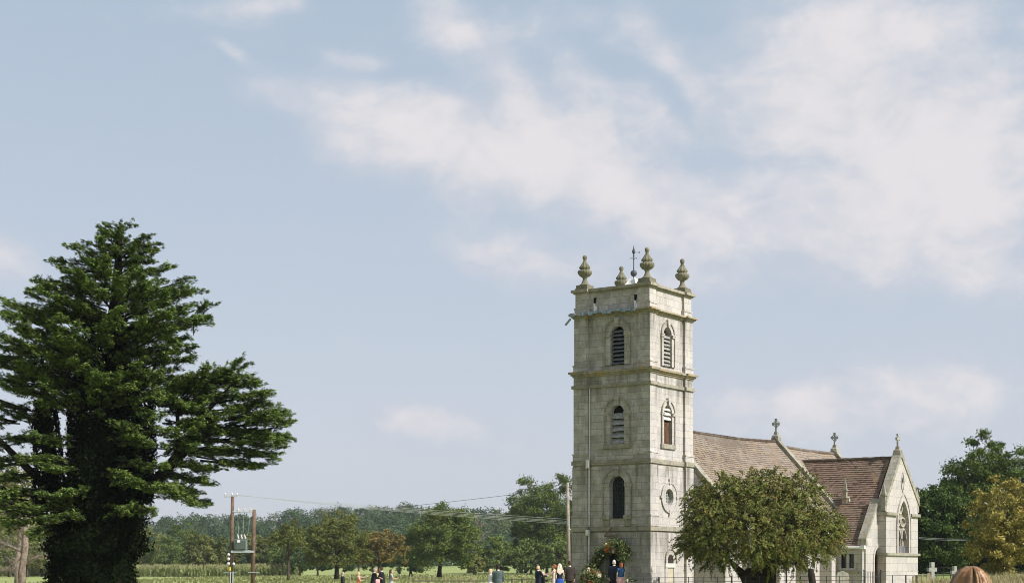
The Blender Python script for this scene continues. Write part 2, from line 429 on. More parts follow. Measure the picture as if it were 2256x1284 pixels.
# ------------------------------------------------------------ the church
# local frame: x runs east, y runs north; the tower's south-west corner is the origin
CA, SA = .8241, .5664
TW = 4.63
RZ = math.atan2(CA, SA)
church = empty('church', (7.093, 84.0, 0), RZ, 'old pale stone country church with square bell tower and tiled roofs', 'church')
Z0 = -.2
def west(px, py, e0=0.0):
    a = 7.093 + SA * e0; bb = 84 + CA * e0; k = (px - CX) / FPX
    n_ = (a - k * bb) / (CA + SA * k)
    return n_, EYE + (HY - py) / FPX * (bb + SA * n_)
def south(px, py, n0=0.0):
    a = 7.093 - CA * n0; bb = 84 + SA * n0; k = (px - CX) / FPX
    e_ = (k * bb - a) / (SA - CA * k)
    return e_, EYE + (HY - py) / FPX * (bb + CA * e_)
def zc(py, Y=84.0): return EYE + (HY - py) / FPX * Y
def fW(x0=0.0):
    """wall facing west at x0: (u along y, v up, d outward)"""
    return lambda u, v, d: (x0 - d, u, v)
def fS(y0=0.0): return lambda u, v, d: (u, y0 - d, v)
def fE(x0): return lambda u, v, d: (x0 + d, u, v)
def fN(y0): return lambda u, v, d: (u, y0 + d, v)
def rect(u0, u1, v0, v1): return [(u0, v0), (u1, v0), (u1, v1), (u0, v1)]
def arch(cu, wd, v0, v1, n=12, point=0.0):
    """arched opening, bottom v0, crown v1; point > 0 gives a pointed head of that rise factor"""
    r = wd / 2; pts = [(cu - r, v0), (cu + r, v0)]
    if point <= 0:
        sp = v1 - r
        for k in range(n + 1):
            t = math.pi * k / n; pts.append((cu + r * math.cos(t), sp + r * math.sin(t)))
    else:
        rise = point * wd; sp = v1 - rise
        R_ = (r * r + rise * rise) / (2 * r)
        t1 = math.asin(min(1, rise / R_))
        for k in range(n // 2 + 1):
            t = t1 * k / (n // 2); pts.append((cu + r - R_ + R_ * math.cos(t), sp + R_ * math.sin(t)))
        for k in range(n // 2, -1, -1):
            t = t1 * k / (n // 2)
            if k < n // 2: pts.append((cu - r + R_ - R_ * math.cos(t), sp + R_ * math.sin(t)))
    return pts
def oval(cu, cv, ru, rv, n=20): return [(cu + ru * math.cos(2 * math.pi * k / n), cv + rv * math.sin(2 * math.pi * k / n)) for k in range(n)]
def panel(mb, fm, outline, holes=(), d=0.0, reveal=.3):
    loops = [[Vector((u, v, 0)) for u, v in outline]] + [[Vector((u, v, 0)) for u, v in reversed(h)] for h in holes]
    flat = [p for l in loops for p in l]
    i = len(mb.v); mb.v += [fm(p.x, p.y, d) for p in flat]
    for t in tessellate_polygon(loops): mb.f.append(tuple(i + k for k in t)); mb.t.append(0.0)
    for h in holes:
        for k in range(len(h)):
            a, b_ = h[k], h[(k + 1) % len(h)]
            mb.quad(fm(*a, d), fm(*b_, d), fm(*b_, d - reveal), fm(*a, d - reveal))
def slab(mb, fm, outline, d0, d1):
    """flat shape with thickness from d0 to d1"""
    n_ = len(outline); i = len(mb.v)
    mb.v += [fm(u, v, d0) for u, v in outline] + [fm(u, v, d1) for u, v in outline]
    for t in tessellate_polygon([[Vector((u, v, 0)) for u, v in outline]]):
        mb.f.append(tuple(i + n_ + k for k in t)); mb.f.append(tuple(i + k for k in reversed(t))); mb.t += [0.0, 0.0]
    for k in range(n_): mb.f.append((i + k, i + (k + 1) % n_, i + n_ + (k + 1) % n_, i + n_ + k)); mb.t.append(0.0)
def ring(mb, fm, outer, inner, d0, d1):
    """band between two loops with the same number of points"""
    n_ = len(outer)
    for k in range(n_):
        j = (k + 1) % n_
        mb.quad(fm(*outer[k], d1), fm(*outer[j], d1), fm(*inner[j], d1), fm(*inner[k], d1))
        mb.quad(fm(*outer[k], d0), fm(*outer[j], d0), fm(*outer[j], d1), fm(*outer[k], d1))
        mb.quad(fm(*inner[k], d0), fm(*inner[j], d0), fm(*inner[j], d1), fm(*inner[k], d1))
def wmid(px0, px1, e0=0.0):
    a = west(px0, 1000, e0)[0]; b_ = west(px1, 1000, e0)[0]; return (a + b_) / 2, abs(a - b_)
def smid(px0, px1, n0=0.0):
    a = south(px0, 1000, n0)[0]; b_ = south(px1, 1000, n0)[0]; return (a + b_) / 2, abs(a - b_)

# levels of the tower (metres)
ZG = Z0
ZB3 = (zc(1171), zc(1157)); ZB2 = (zc(1022), zc(1008)); ZS2 = (zc(845), zc(838)); ZS1 = (zc(819), zc(807))
ZCN = (zc(686), zc(676)); ZTOP = (zc(630), zc(621))
stages = [  # z0, z1, inset of the pier face, core inset
    (ZG, ZB3[0], -.09, .06), (ZB3[1], ZB2[0], -.06, .09), (ZB2[1], ZS2[0], -.01, .13),
    (ZS2[1], ZS1[0], -.01, .13), (ZS1[1], ZCN[0], .01, .15), (ZCN[1], ZTOP[0], .06, .20)]
PW, PS = .74, .86        # pier widths, near and far
cW, wW = wmid(1342, 1373); cS, wS = smid(1466.5, 1484.5)
WIN = []                 # (facing, outline, stage)
def yW(px, py): return west(px, py)[1]
bW = arch(cW, wW, yW(1357, 803), yW(1357, 717)); bS = arch(cS, wS, south(1475, 807)[1], south(1475, 720)[1])
mW = arch(cW, wW * .98, yW(1357, 977), yW(1357, 891)); mS = arch(cS, wS, south(1475, 978)[1], south(1475, 892)[1])
gW = arch(cW - .02, wW * 1.08, yW(1357, 1141), yW(1357, 1047.5)); ovc = (south(1477.5, 1095)); gS = oval(cS + .06, ovc[1], .44, .45, 28)
cD = west(1352, 1200)[0]; dW = arch(cD, 1.22, Z0, yW(1357, 1190)); dS = arch(cS + .16, .60, south(1481, 1240)[1], south(1481, 1220)[1])
tower = MB(); piers = {}
for si, (z0, z1, pi_, ci) in enumerate(stages):
    hw = {0: [dW], 1: [gW], 2: [mW], 4: [bW]}.get(si, []); hs = {0: [dS], 1: [gS], 2: [mS], 4: [bS]}.get(si, [])
    lo, hi = ci, TW - ci
    panel(tower, fW(), rect(lo, hi, z0, z1), hw, -ci, .32 if si else .55)
    panel(tower, fS(), rect(lo, hi, z0, z1), hs, -ci, .30)
    panel(tower, fE(TW), rect(lo, hi, z0, z1), [], -ci); panel(tower, fN(TW), rect(lo, hi, z0, z1), [], -ci)
    for cxn, (x0, x1, y0, y1) in enumerate(((pi_, PW, pi_, PW), (pi_, PW, TW - PS, TW - pi_), (TW - PS, TW - pi_, pi_, PW), (TW - PS, TW - pi_, TW - PS, TW - pi_))):
        mbp = piers.setdefault(cxn, MB()); mbp.box(x0, x1, y0, y1, z0, z1)
        if si in (1, 2, 4, 5):      # moulded foot of each pier
            hgt = {1: .58, 2: .36, 4: .36, 5: .33}[si]; k = .035
            mbp.box(x0 - k, x1 + k, y0 - k, y1 + k, z0, z0 + hgt - .07); mbp.box(x0 - k - .03, x1 + k + .03, y0 - k - .03, y1 + k + .03, z0 + hgt - .07, z0 + hgt)
tower.box(.35, TW - .35, .35, TW - .35, ZTOP[0] - .75, ZTOP[0] - .6)
tower_o = tower.build('tower_wall', 'stone', church)
for k in range(4): piers[k].build('corner_pier', 'stone', church)
def band(name, mat, z0, z1, steps):
    """moulded course round the tower; each step is (from, to, projection) in fractions of the height"""
    mb = MB()
    for a, b_, pr in steps:
        za, zb = z0 + (z1 - z0) * a, z0 + (z1 - z0) * b_
        mb.box(-pr + .13, TW + pr - .13, -pr + .13, TW + pr - .13, za, zb)
        for x0, x1 in ((-pr, PW + .03), (TW - PS - .03, TW + pr)):
            for y0, y1 in ((-pr, PW + .03), (TW - PS - .03, TW + pr)): mb.box(x0, x1, y0, y1, za - .003, zb + .003)
    return mb.build(name, mat, church)
band('string_course', 'stone_band', *ZB3, [(0, .25, .02), (.25, .9, .10), (.9, 1, .06)])
band('string_course', 'stone_band', *ZB2, [(0, .25, .03), (.25, .9, .10), (.9, 1, .06)])
band('string_course', 'stone_band', *ZS2, [(0, 1, .10)])
band('cornice', 'stone_lichen', *ZS1, [(0, .3, .06), (.3, .6, .13), (.6, 1, .22)])
band('cornice', 'stone_lichen', *ZCN, [(0, .3, .05), (.3, .62, .12), (.62, 1, .21)])
band('coping', 'stone_band', *ZTOP, [(0, .35, .02), (.35, 1, .12)])
# plinth courses
band('plinth', 'stone_band', ZG, .45, [(0, .92, .14), (.92, 1, .10)])

# --- openings: surrounds, keystones, imposts, louvres, panes
def grow(loop, cu, wd, v0, v1, k, foot=0.0, point=0.0): return arch(cu, wd + 2 * k, v0 - foot, v1 + k, 12, point)
def opening(kind, fm, ci, cu, wd, v0, v1, slats=None, key=True, sill=True, pane='dark_void', impost=True, band_w=.32, hood=True):
    """one arched opening: a window part with surround, louvre and pane beneath it"""
    sp = v1 - wd / 2
    inner = arch(cu, wd, v0, v1); outer = arch(cu, wd + 2 * band_w, v0, v1 + band_w); lip = arch(cu, wd + 2 * band_w + .09, v0, v1 + band_w + .05)
    pn = MB(); slab(pn, fm, arch(cu, wd + .06, v0 - .03, v1 + .03), -ci - .36, -ci - .31)
    win = pn.build(kind, pane, church)
    mb = MB(); ring(mb, fm, outer, inner, -ci - .01, -ci + .035)
    mb.build('surround', 'stone', win)
    if hood: mb = MB(); ring(mb, fm, lip, arch(cu, wd + 2 * band_w - .03, v0, v1 + band_w - .02), -ci - .01, -ci + .085); mb.build('hood_mould', 'stone_band', win)
    if impost:
        for s in (-1, 1):
            a, b_ = sorted((cu + s * wd / 2, cu + s * (wd / 2 + band_w + .07)))
            mb = MB(); slab(mb, fm, rect(a, b_, sp - .10, sp + .002), -ci, -ci + .10); slab(mb, fm, rect(a - .004, b_ + .004, sp, sp + .05), -ci, -ci + .125)
            mb.build('impost', 'stone', win)
    if key:
        mb = MB(); slab(mb, fm, [(cu - .09, v1 - .03), (cu + .09, v1 - .03), (cu + .15, v1 + band_w + .12), (cu - .15, v1 + band_w + .12)], -ci, -ci + .14)
        mb.build('keystone', 'stone', win)
    if sill:
        mb = MB(); slab(mb, fm, rect(cu - wd / 2 - band_w - .1, cu + wd / 2 + band_w + .1, v0 - .24, v0), -ci, -ci + .09)
        mb.build('sill', 'stone_band', win)
    if slats:
        random.seed(int(cu * 1000 + v0 * 10)); mb = MB(); n_, zt, mat, tilt, th = slats
        for k in range(n_):
            z = v0 + (zt - v0) * (k + .5) / n_; h = (zt - v0) / n_ * tilt
            half = wd / 2 - .01
            if z > sp: half = math.sqrt(max(.001, (wd / 2) ** 2 - (z - sp) ** 2))
            j = random.uniform(-.02, .02); j2 = random.uniform(-.02, .02)
            pts = [fm(cu - half, z - h / 2 + j, -ci - .06), fm(cu + half, z - h / 2 + j2, -ci - .06), fm(cu + half, z + h / 2 + j2, -ci - .27), fm(cu - half, z + h / 2 + j, -ci - .27)]
            mb.hexa(pts + [(p[0], p[1], p[2] + th) for p in pts])
        mb.build('louvre', mat, win)
    return win
V = lambda l: (min(p[1] for p in l), max(p[1] for p in l))
opening('belfry_window', fW(), .15, cW, wW, *V(bW), (9, V(bW)[1] - .16, 'louvre_dark', .55, .05), sill=False)
opening('belfry_window', fS(), .15, cS, wS, *V(bS), (8, V(bS)[1] - .42, 'louvre_wood', .55, .10), sill=False, band_w=.24, impost=True)
tag(opening('louvred_window', fW(), .13, cW, wW * .98, *V(mW), (5, V(mW)[1] - .42, 'louvre_wood', .85, .03)), 'lower tower window whose weathered louvre boards stop short of the arch')
lw = opening('louvred_window', fS(), .13, cS, wS, *V(mS), None, band_w=.24)
v0, v1 = V(mS)
mb = MB(); slab(mb, fS(), rect(cS - wS / 2 + .02, cS + wS / 2 - .02, v0 + .02, v0 + (v1 - v0) * .57), -.13 - .2, -.13 - .15); mb.build('board', 'brown_board', lw)
mb = MB()
for k in range(3):
    z = v0 + (v1 - v0) * (.62 + .12 * k); hf = wS / 2 - .02 - .03 * k
    pts = [fS()(cS - hf, z, -.16), fS()(cS + hf, z, -.16), fS()(cS + hf, z + .16, -.36), fS()(cS - hf, z + .16, -.36)]
    mb.hexa(pts + [(p[0], p[1], p[2] + .09) for p in pts])
mb.build('louvre', 'pale_paint', lw)
gwin = opening('arched_window', fW(), .09, cW - .02, wW * 1.08, *V(gW), None, sill=False, pane='pane', band_w=.36)
for s in (-1, 1):
    mb = MB(); a, b_ = sorted((cW - .02 + s * (wW * .54 - .04), cW - .02 + s * (wW * .54 + .42)))
    slab(mb, fW(), rect(a, b_, V(gW)[0] - .05, V(gW)[0] + .17), -.09, .04); slab(mb, fW(), rect(a + .05, b_ - .05, ZB3[1], V(gW)[0] - .048), -.09, -.01)
    mb.build('pedestal', 'stone_band', gwin)
mb = MB(); u0, v0, v1 = cW - .02, *V(gW)
for k in range(-2, 3): slab(mb, fW(), rect(u0 + k * .14 - .009, u0 + k * .14 + .009, v0, v1 - .05), -.38, -.36)
for k in range(11): slab(mb, fW(), rect(u0 - wW * .53, u0 + wW * .53, v0 + .1 + k * .2 - .008, v0 + .1 + k * .2 + .008), -.378, -.362)
mb.build('glazing_bars', 'iron', gwin)
# round window on the south side
uo_ = cS + .06
mb = MB(); slab(mb, fS(), oval(uo_, ovc[1], .47, .48, 28), -.34, -.30); ow = mb.build('round_window', 'pane_lit', church)
mb = MB(); ring(mb, fS(), oval(uo_, ovc[1], .80, .76, 28), oval(uo_, ovc[1], .44, .45, 28), -.10, -.045)
ring(mb, fS(), oval(uo_, ovc[1], .86, .81, 28), oval(uo_, ovc[1], .78, .74, 28), -.10, -.01); mb.build('surround', 'stone', ow)
for (du, dv, a, b_) in ((0, .82, .07, .14), (0, -.82, .07, .14), (.84, 0, .14, .06), (-.84, 0, .14, .06)):
    mb = MB(); slab(mb, fS(), rect(uo_ + du - a, uo_ + du + a, ovc[1] + dv - b_, ovc[1] + dv + b_), -.10, .01); mb.build('keystone', 'stone', ow)
mb = MB()
for k in range(-1, 2): slab(mb, fS(), rect(uo_ + k * .20 - .012, uo_ + k * .20 + .012, ovc[1] - .42, ovc[1] + .42), -.29, -.27)
for k in range(-2, 3): slab(mb, fS(), rect(uo_ - .42, uo_ + .42, ovc[1] + k * .16 - .01, ovc[1] + k * .16 + .01), -.289, -.272)
mb.build('glazing_bars', 'pale_paint', ow)
# small fanlight with a blocked doorway below, ground stage south
fl = opening('fanlight', fS(), .06, cS + .16, .60, *V(dS), None, sill=False, key=False, pane='pane_lit', band_w=.26, impost=False)
mb = MB(); sz = V(dS)[0]
slab(mb, fS(), rect(cS + .16 - .62, cS + .16 + .42, sz - .22, sz), -.06, .03); mb.build('sill', 'pale_paint', fl)
mb = MB(); slab(mb, fS(), rect(cS + .16 - .30, cS + .16 + .30, .30, sz - .22), -.08, -.035); mb.build('blocked_doorway', 'blocked', fl)
for s in (-1, 1): mb = MB(); slab(mb, fS(), rect(cS + .16 + s * .46 - .14, cS + .16 + s * .46 + .14, .25, sz - .22), -.07, -.01); mb.build('jamb', 'stone', fl)
mb = MB()
for k in range(-1, 2): slab(mb, fS(), rect(cS + .16 + k * .14 - .01, cS + .16 + k * .14 + .01, sz, sz + .40 - abs(k) * .05), -.36, -.34)
slab(mb, fS(), rect(cS - .13, cS + .45, sz + .13, sz + .15), -.358, -.342); mb.build('glazing_bars', 'iron', fl)
# west doorway
dv = V(dW)
mb = MB(); slab(mb, fW(), arch(cD, 1.28, Z0, dv[1] + .03), -.75, -.60); dr = mb.build('door', 'dark_void', church)  # near-black slab painting the dark interior of the open doorway
mb = MB(); ring(mb, fW(), arch(cD, 1.80, Z0, dv[1] + .29), arch(cD, 1.22, Z0, dv[1]), -.07, -.02); mb.build('surround', 'stone', dr)
for s in (-1, 1): mb = MB(); slab(mb, fW(), rect(cD + s * .79 - .18, cD + s * .79 + .18, zc(1226), zc(1221)), -.06, .06); mb.build('impost', 'stone', dr)
mb = MB(); slab(mb, fW(), rect(cD - 1.0, cD + 1.0, Z0, .30), -.05, .50); slab(mb, fW(), rect(cD - 1.3, cD + 1.3, Z0, .22), -.05, .85)
mb.build('doorstep', 'stone', church)
# lamp bracket and rainwater pipe on the west face
n1, z1_ = west(1334, 1180); n2, z2_ = west(1362, 1179)
mb = MB(); mb.tube([(-.12, n1, z1_), (-.12, n2, z2_)], .045, 6); mb.tube([(-.12, n1, z1_), (-.10, west(1351, 1160)[0], zc(1160, 85.1))], .03, 6); mb.tube([(.1, n1 + .0, z1_), (-.12, n1, z1_)], .03, 6)
mb.build('lamp_bracket', 'pole_wood', church)
npipe = west(1297.5, 1000)[0]
mb = MB(); mb.tube([(.0, npipe, .2), (.0, npipe, ZB3[0] - .02)], .048, 8); mb.tube([(.02, npipe, ZB3[1]), (.02, npipe, ZB2[0])], .045, 8); mb.tube([(.08, npipe, ZB2[1]), (.08, npipe, ZS2[0])], .033, 8)
mb.box(-.20, -.02, npipe - .09, npipe + .09, ZB3[0] - .14, ZB3[0] + .16); mb.box(-.20, -.03, npipe - .08, npipe + .08, ZB2[0] - .08, ZB2[1] + .02)
mb.build('drainpipe', 'pale_paint', church)
# torn lead flashing on the west cornice
random.seed(5); mb = MB()
na, nb = west(1260, 690)[0], west(1404, 678)[0]
k = 14
for i in range(k):
    ya = na + (nb - na) * i / k; yb = na + (nb - na) * (i + 1) / k
    if i in (1,): continue
    pr = .235 + random.uniform(0, .05); h = random.uniform(.06, .17); lift = random.uniform(0, .03)
    mb.box(-pr, .08, yb, ya - .015, ZCN[1] + .004 - h, ZCN[1] + .02 + lift)
mb.build('lead_flashing', 'lead', church)
mb = MB(); mb.tube([(-.12, TW + .12, ZCN[0] + .02), (-.25, TW + .38, ZCN[0] - .32)], .06, 6); mb.build('hanging_lead', 'lead', church)
for pxo in (1306.5, 1396):
    n_, z_ = west(pxo, 664 if pxo < 1350 else 657)
    mb = MB(); mb.box(.185, .25, n_ - .08, n_ + .08, z_ - .02, z_ + .22); mb.box(.19, .25, n_ - .04, n_ + .05, z_ - .24, z_ - .0)
    sp_ = mb.build('outlet', 'dark_void', church)
    mb = MB(); mb.box(.11, .21, n_ - .05, n_ + .03, ZCN[1] + .03, z_ - .10); mb.box(.09, .18, n_ - .16, n_ - .08, ZCN[1] + .03, z_ - .24); mb.build('splash', 'white_paint', sp_)

# --- urns
def flute(k, a):
    if 8 <= k <= 11: return 1 + .07 * math.cos(a * 14)
    if 14 <= k <= 17: return 1 + .10 * math.cos(a * 9)
    return 1
UP = [(.30, .0), (.30, .05), (.24, .08), (.17, .18), (.125, .30), (.11, .40), (.14, .44), (.13, .47), (.26, .56), (.355, .70), (.365, .80), (.33, .87), (.22, .90), (.21, .93),
      (.27, .98), (.275, 1.06), (.20, 1.18), (.13, 1.30), (.085, 1.42), (.085, 1.50), (.115, 1.52), (.11, 1.55), (.06, 1.56)]
ZU = ZTOP[1]
for k, (ux, uy) in enumerate(((.40, .40), (.40, TW - .44), (TW - .44, .40), (TW - .44, TW - .44))):
    mb = MB(); mb.lathe(ux, uy, [(r, ZU + .26 + z * .93) for r, z in UP], 42, flute)
    mb.sphere((ux, uy, ZU + .26 + 1.62 * .93), .125, 10)
    uo = mb.build('urn', 'stone_urn', church, True)
    mb = MB(); mb.box(ux - .38, ux + .38, uy - .38, uy + .38, ZU, ZU + .10); mb.box(ux - .34, ux + .34, uy - .34, uy + .34, ZU + .10, ZU + .265)
    mb.build('pedestal', 'stone_urn', uo)
# --- lead cap and weather vane in the middle
mb = MB(); c0 = TW / 2; zp = ZTOP[0] - .6
mb.rings([[(c0 + sx_ * r, c0 + sy_ * r, z) for sx_, sy_ in ((-1, -1), (1, -1), (1, 1), (-1, 1))] for r, z in ((1.7, zp), (.42, zp + 1.0), (.20, zp + 1.35), (.12, zp + 1.55))])
for sx_, sy_ in ((-1, -1), (1, -1), (1, 1), (-1, 1)): mb.tube([(c0 + sx_ * 1.7, c0 + sy_ * 1.7, zp), (c0 + sx_ * .42, c0 + sy_ * .42, zp + 1.02), (c0 + sx_ * .13, c0 + sy_ * .13, zp + 1.55)], .05, 6)
mb.build('lead_cap', 'white_paint', church)
zb_ = zc(602, 87.2)
mb = MB(); mb.tube([(c0, c0, zp + 1.3), (c0, c0, zc(552, 87.2))], .028, 8)
vane = mb.build('weathervane', 'vane_iron', church, True)
mb = MB(); mb.sphere((c0, c0, zb_), .175, 12); mb.build('ball', 'vane_iron', vane, True)
mb = MB(); zz = zc(569, 87.2)
for s in (-1, 1):
    mb.tube([(c0, c0, zz - .12), (c0 + s * .07 * SA, c0 - s * .07 * CA, zz + .02), (c0 + s * .15 * SA, c0 - s * .15 * CA, zz + .03), (c0 + s * .17 * SA, c0 - s * .17 * CA, zz - .05)], .014, 6)
mb.sphere((c0, c0, zz + .12), .05, 8)
mb.build('scroll', 'vane_iron', vane, True)
mb = MB(); mb.lathe(c0, c0, [(.03, zc(560, 87.2)), (.075, zc(557, 87.2)), (.095, zc(554, 87.2)), (.06, zc(550, 87.2)), (.025, zc(546, 87.2)), (.008, zc(540.5, 87.2))], 12); mb.build('flame_finial', 'vane_iron', vane, True)
mb = MB(); u_ = Vector((SA, -CA, 0)); pv = Vector((c0, c0, zc(556, 87.2))); 
a_ = pv + u_ * .08; b_ = pv + u_ * .27
mb.hexa([a_ + Vector((0, 0, -.006)) , b_ + Vector((0, 0, -.006)), b_ + Vector((.01, .01, -.006)), a_ + Vector((.01, .01, -.006)), a_ + Vector((0, 0, .012)), b_ + Vector((0, 0, .012)), b_ + Vector((.01, .01, .012)), a_ + Vector((.01, .01, .012))])
mb.hexa([b_ + Vector((0, 0, -.07)), b_ + u_ * .07, b_ + u_ * .07 + Vector((.01, .01, 0)), b_ + Vector((.01, .01, -.07)), b_ + Vector((0, 0, .07)), b_ + u_ * .071 + Vector((0, 0, .01)), b_ + u_ * .071 + Vector((.01, .01, .01)), b_ + Vector((.01, .01, .07))])
mb.build('pointer', 'vane_iron', vane)

# --- nave, chancel, transept
RY = TW / 2                                # ridge line
NZ, SL, NE = 9.52, 1.092, 19.87            # nave ridge height, slope, east end
NSy = -1.95                                # south wall
def roof(name, mat, A0, A1, B0, B1, rows, colw, th, sag=0.0, seed=1, parent=church):
    """tiled slope: A eave ends, B ridge ends; tiles laid in lapped courses"""
    rr = random.Random(seed); A0, A1, B0, B1 = map(Vector, (A0, A1, B0, B1))
    nrm = (A1 - A0).cross(B0 - A0).normalized()
    if nrm.z < 0: nrm = -nrm
    cols = int((A1 - A0).length / colw); mb = MB()
    def pt(s, t):
        p = A0.lerp(A1, s).lerp(B0.lerp(B1, s), t)
        wv = sag * (math.sin(math.pi * s)) * t + .05 * noise.noise(Vector((s * 6, t * 5, seed))) * (1 if sag else .5)
        return p + Vector((0, 0, wv))
    mb.quad(pt(0, 0) - nrm * .09, pt(1, 0) - nrm * .09, B1 - nrm * .09, B0 - nrm * .09)
    for r in range(rows):
        t0, t1 = r / rows, (r + 1) / rows; off = .5 * (r % 2)
        course = rr.uniform(-.12, .12); rowl = rr.uniform(-.3, .3)
        for c_ in range(-1, cols):
            s0 = max(0, (c_ + off) / cols); s1 = min(1, (c_ + off + 1) / cols)
            if s1 <= s0: continue
            h = th + rr.uniform(-.25, .35) * th; h2 = h * rr.uniform(.8, 1.1)
            a, b_, c2, d2 = pt(s0, t0), pt(s1 - .0006, t0), pt(s1 - .0006, t1), pt(s0, t1)
            tn = min(1, max(.01, .48 + course + rowl * noise.noise(Vector((s0 * 9, r * .7, 4))) + rr.gauss(0, .18)))
            mb.quad(a + nrm * h, b_ + nrm * h2, c2 + nrm * .004, d2 + nrm * .004, tn)
            mb.quad(a - nrm * .01, b_ - nrm * .01, b_ + nrm * h2, a + nrm * h, max(.01, tn * .9))
    return mb.build(name, mat, parent)
def beam(mb, a, b_, side, up, h0=0.0):
    """square bar from a to b: side = half width vector, up = height"""
    a, b_, side = Vector(a), Vector(b_), Vector(side); u_ = Vector((0, 0, up)); l = Vector((0, 0, h0))
    mb.hexa([a - side + l, b_ - side + l, b_ + side + l, a + side + l, a - side + u_, b_ - side + u_, b_ + side + u_, a + side + u_])
ey = -2.17; ez = NZ - SL * (RY - ey)
nyE = 2 * RY - ey
roof('nave_roof', 'tile_nave', (TW + .02, ey, ez), (NE - .12, ey, ez), (TW + .02, RY, NZ), (NE - .12, RY, NZ), 36, .16, .034, -.20, 3)
roof('nave_roof', 'tile_nave', (NE - .12, nyE, ez), (TW + .02, nyE, ez), (NE - .12, RY, NZ), (TW + .02, RY, NZ), 18, .4, .028, -.20, 4)
mb = MB()
for k in range(34):
    s0, s1 = k / 34, (k + 1) / 34; x0 = TW + .1 + (NE - TW - .3) * s0; x1 = TW + .1 + (NE - TW - .3) * s1 - .02
    za = NZ - .20 * math.sin(math.pi * s0) + .02; zb2 = NZ - .20 * math.sin(math.pi * s1) + .02
    mb.tube([(x0, RY, za), (x1, RY, zb2)], .10 + .008 * (k % 2), 8)
mb.build('ridge_tiles', 'tile_red', church, False)
wl = MB()
gable = [(NSy, Z0), (2 * RY - NSy, Z0), (2 * RY - NSy, NZ - SL * (RY - NSy) - .1), (RY, NZ - .1), (NSy, NZ - SL * (RY - NSy) - .1)]
panel(wl, fW(TW + .01), gable, [], 0); panel(wl, fE(NE), gable, [], 0)
wins = [(8.1, .85), (11.9, .85), (15.6, .85)]
hs = [arch(x, wd, 1.7, 4.3, 12, .8) for x, wd in wins]
panel(wl, fS(NSy), rect(TW + .01, NE, Z0, ez + .25), hs, 0, .25); panel(wl, fN(2 * RY - NSy), rect(TW + .01, NE, Z0, ez + .25), [], 0)
wl.build('nave_wall', 'stone_nave', church)
for (x, wd) in wins:
    mb = MB(); slab(mb, fS(NSy), arch(x, wd + .06, 1.66, 4.34, 12, .8), -.28, -.24); po = mb.build('nave_window', 'pane', church)
    mb = MB(); ring(mb, fS(NSy), arch(x, wd + .4, 1.6, 4.5, 12, .8), arch(x, wd, 1.7, 4.3, 12, .8), 0, .05); mb.build('surround', 'stone_nave', po)
    mb = MB(); slab(mb, fS(NSy), rect(x - .05, x + .05, 1.7, 3.9), -.24, -.14); mb.build('mullion', 'stone_nave', po)
for bx in (6.9, 10.0, 13.75, 17.1):       # buttresses
    mb = MB(); w2 = .28
    mb.hexa([(bx - w2, NSy - .75, Z0), (bx + w2, NSy - .75, Z0), (bx + w2, NSy, Z0), (bx - w2, NSy, Z0), (bx - w2, NSy - .75, 2.3), (bx + w2, NSy - .75, 2.3), (bx + w2, NSy, 2.9), (bx - w2, NSy, 2.9)])
    mb.hexa([(bx - w2 + .02, NSy - .42, 2.6), (bx + w2 - .02, NSy - .42, 2.6), (bx + w2 - .02, NSy, 2.6), (bx - w2 + .02, NSy, 2.6), (bx - w2 + .02, NSy - .42, 3.7), (bx + w2 - .02, NSy - .42, 3.7), (bx + w2 - .02, NSy, 4.35), (bx - w2 + .02, NSy, 4.35)])
    mb.build('buttress', 'stone_nave', church)
for pxp in (1733, 1771):
    e_ = south(pxp, 1200, NSy - .1)[0]
    mb = MB(); mb.tube([(e_, NSy - .09, .1), (e_, NSy - .09, ez - .1)], .05, 8); mb.build('downpipe', 'iron', church)
mb = MB(); mb.tube([(TW + .4, ey - .07, ez - .10), (NE, ey - .07, ez - .13)], .07, 8); mb.build('gutter', 'white_paint', church)
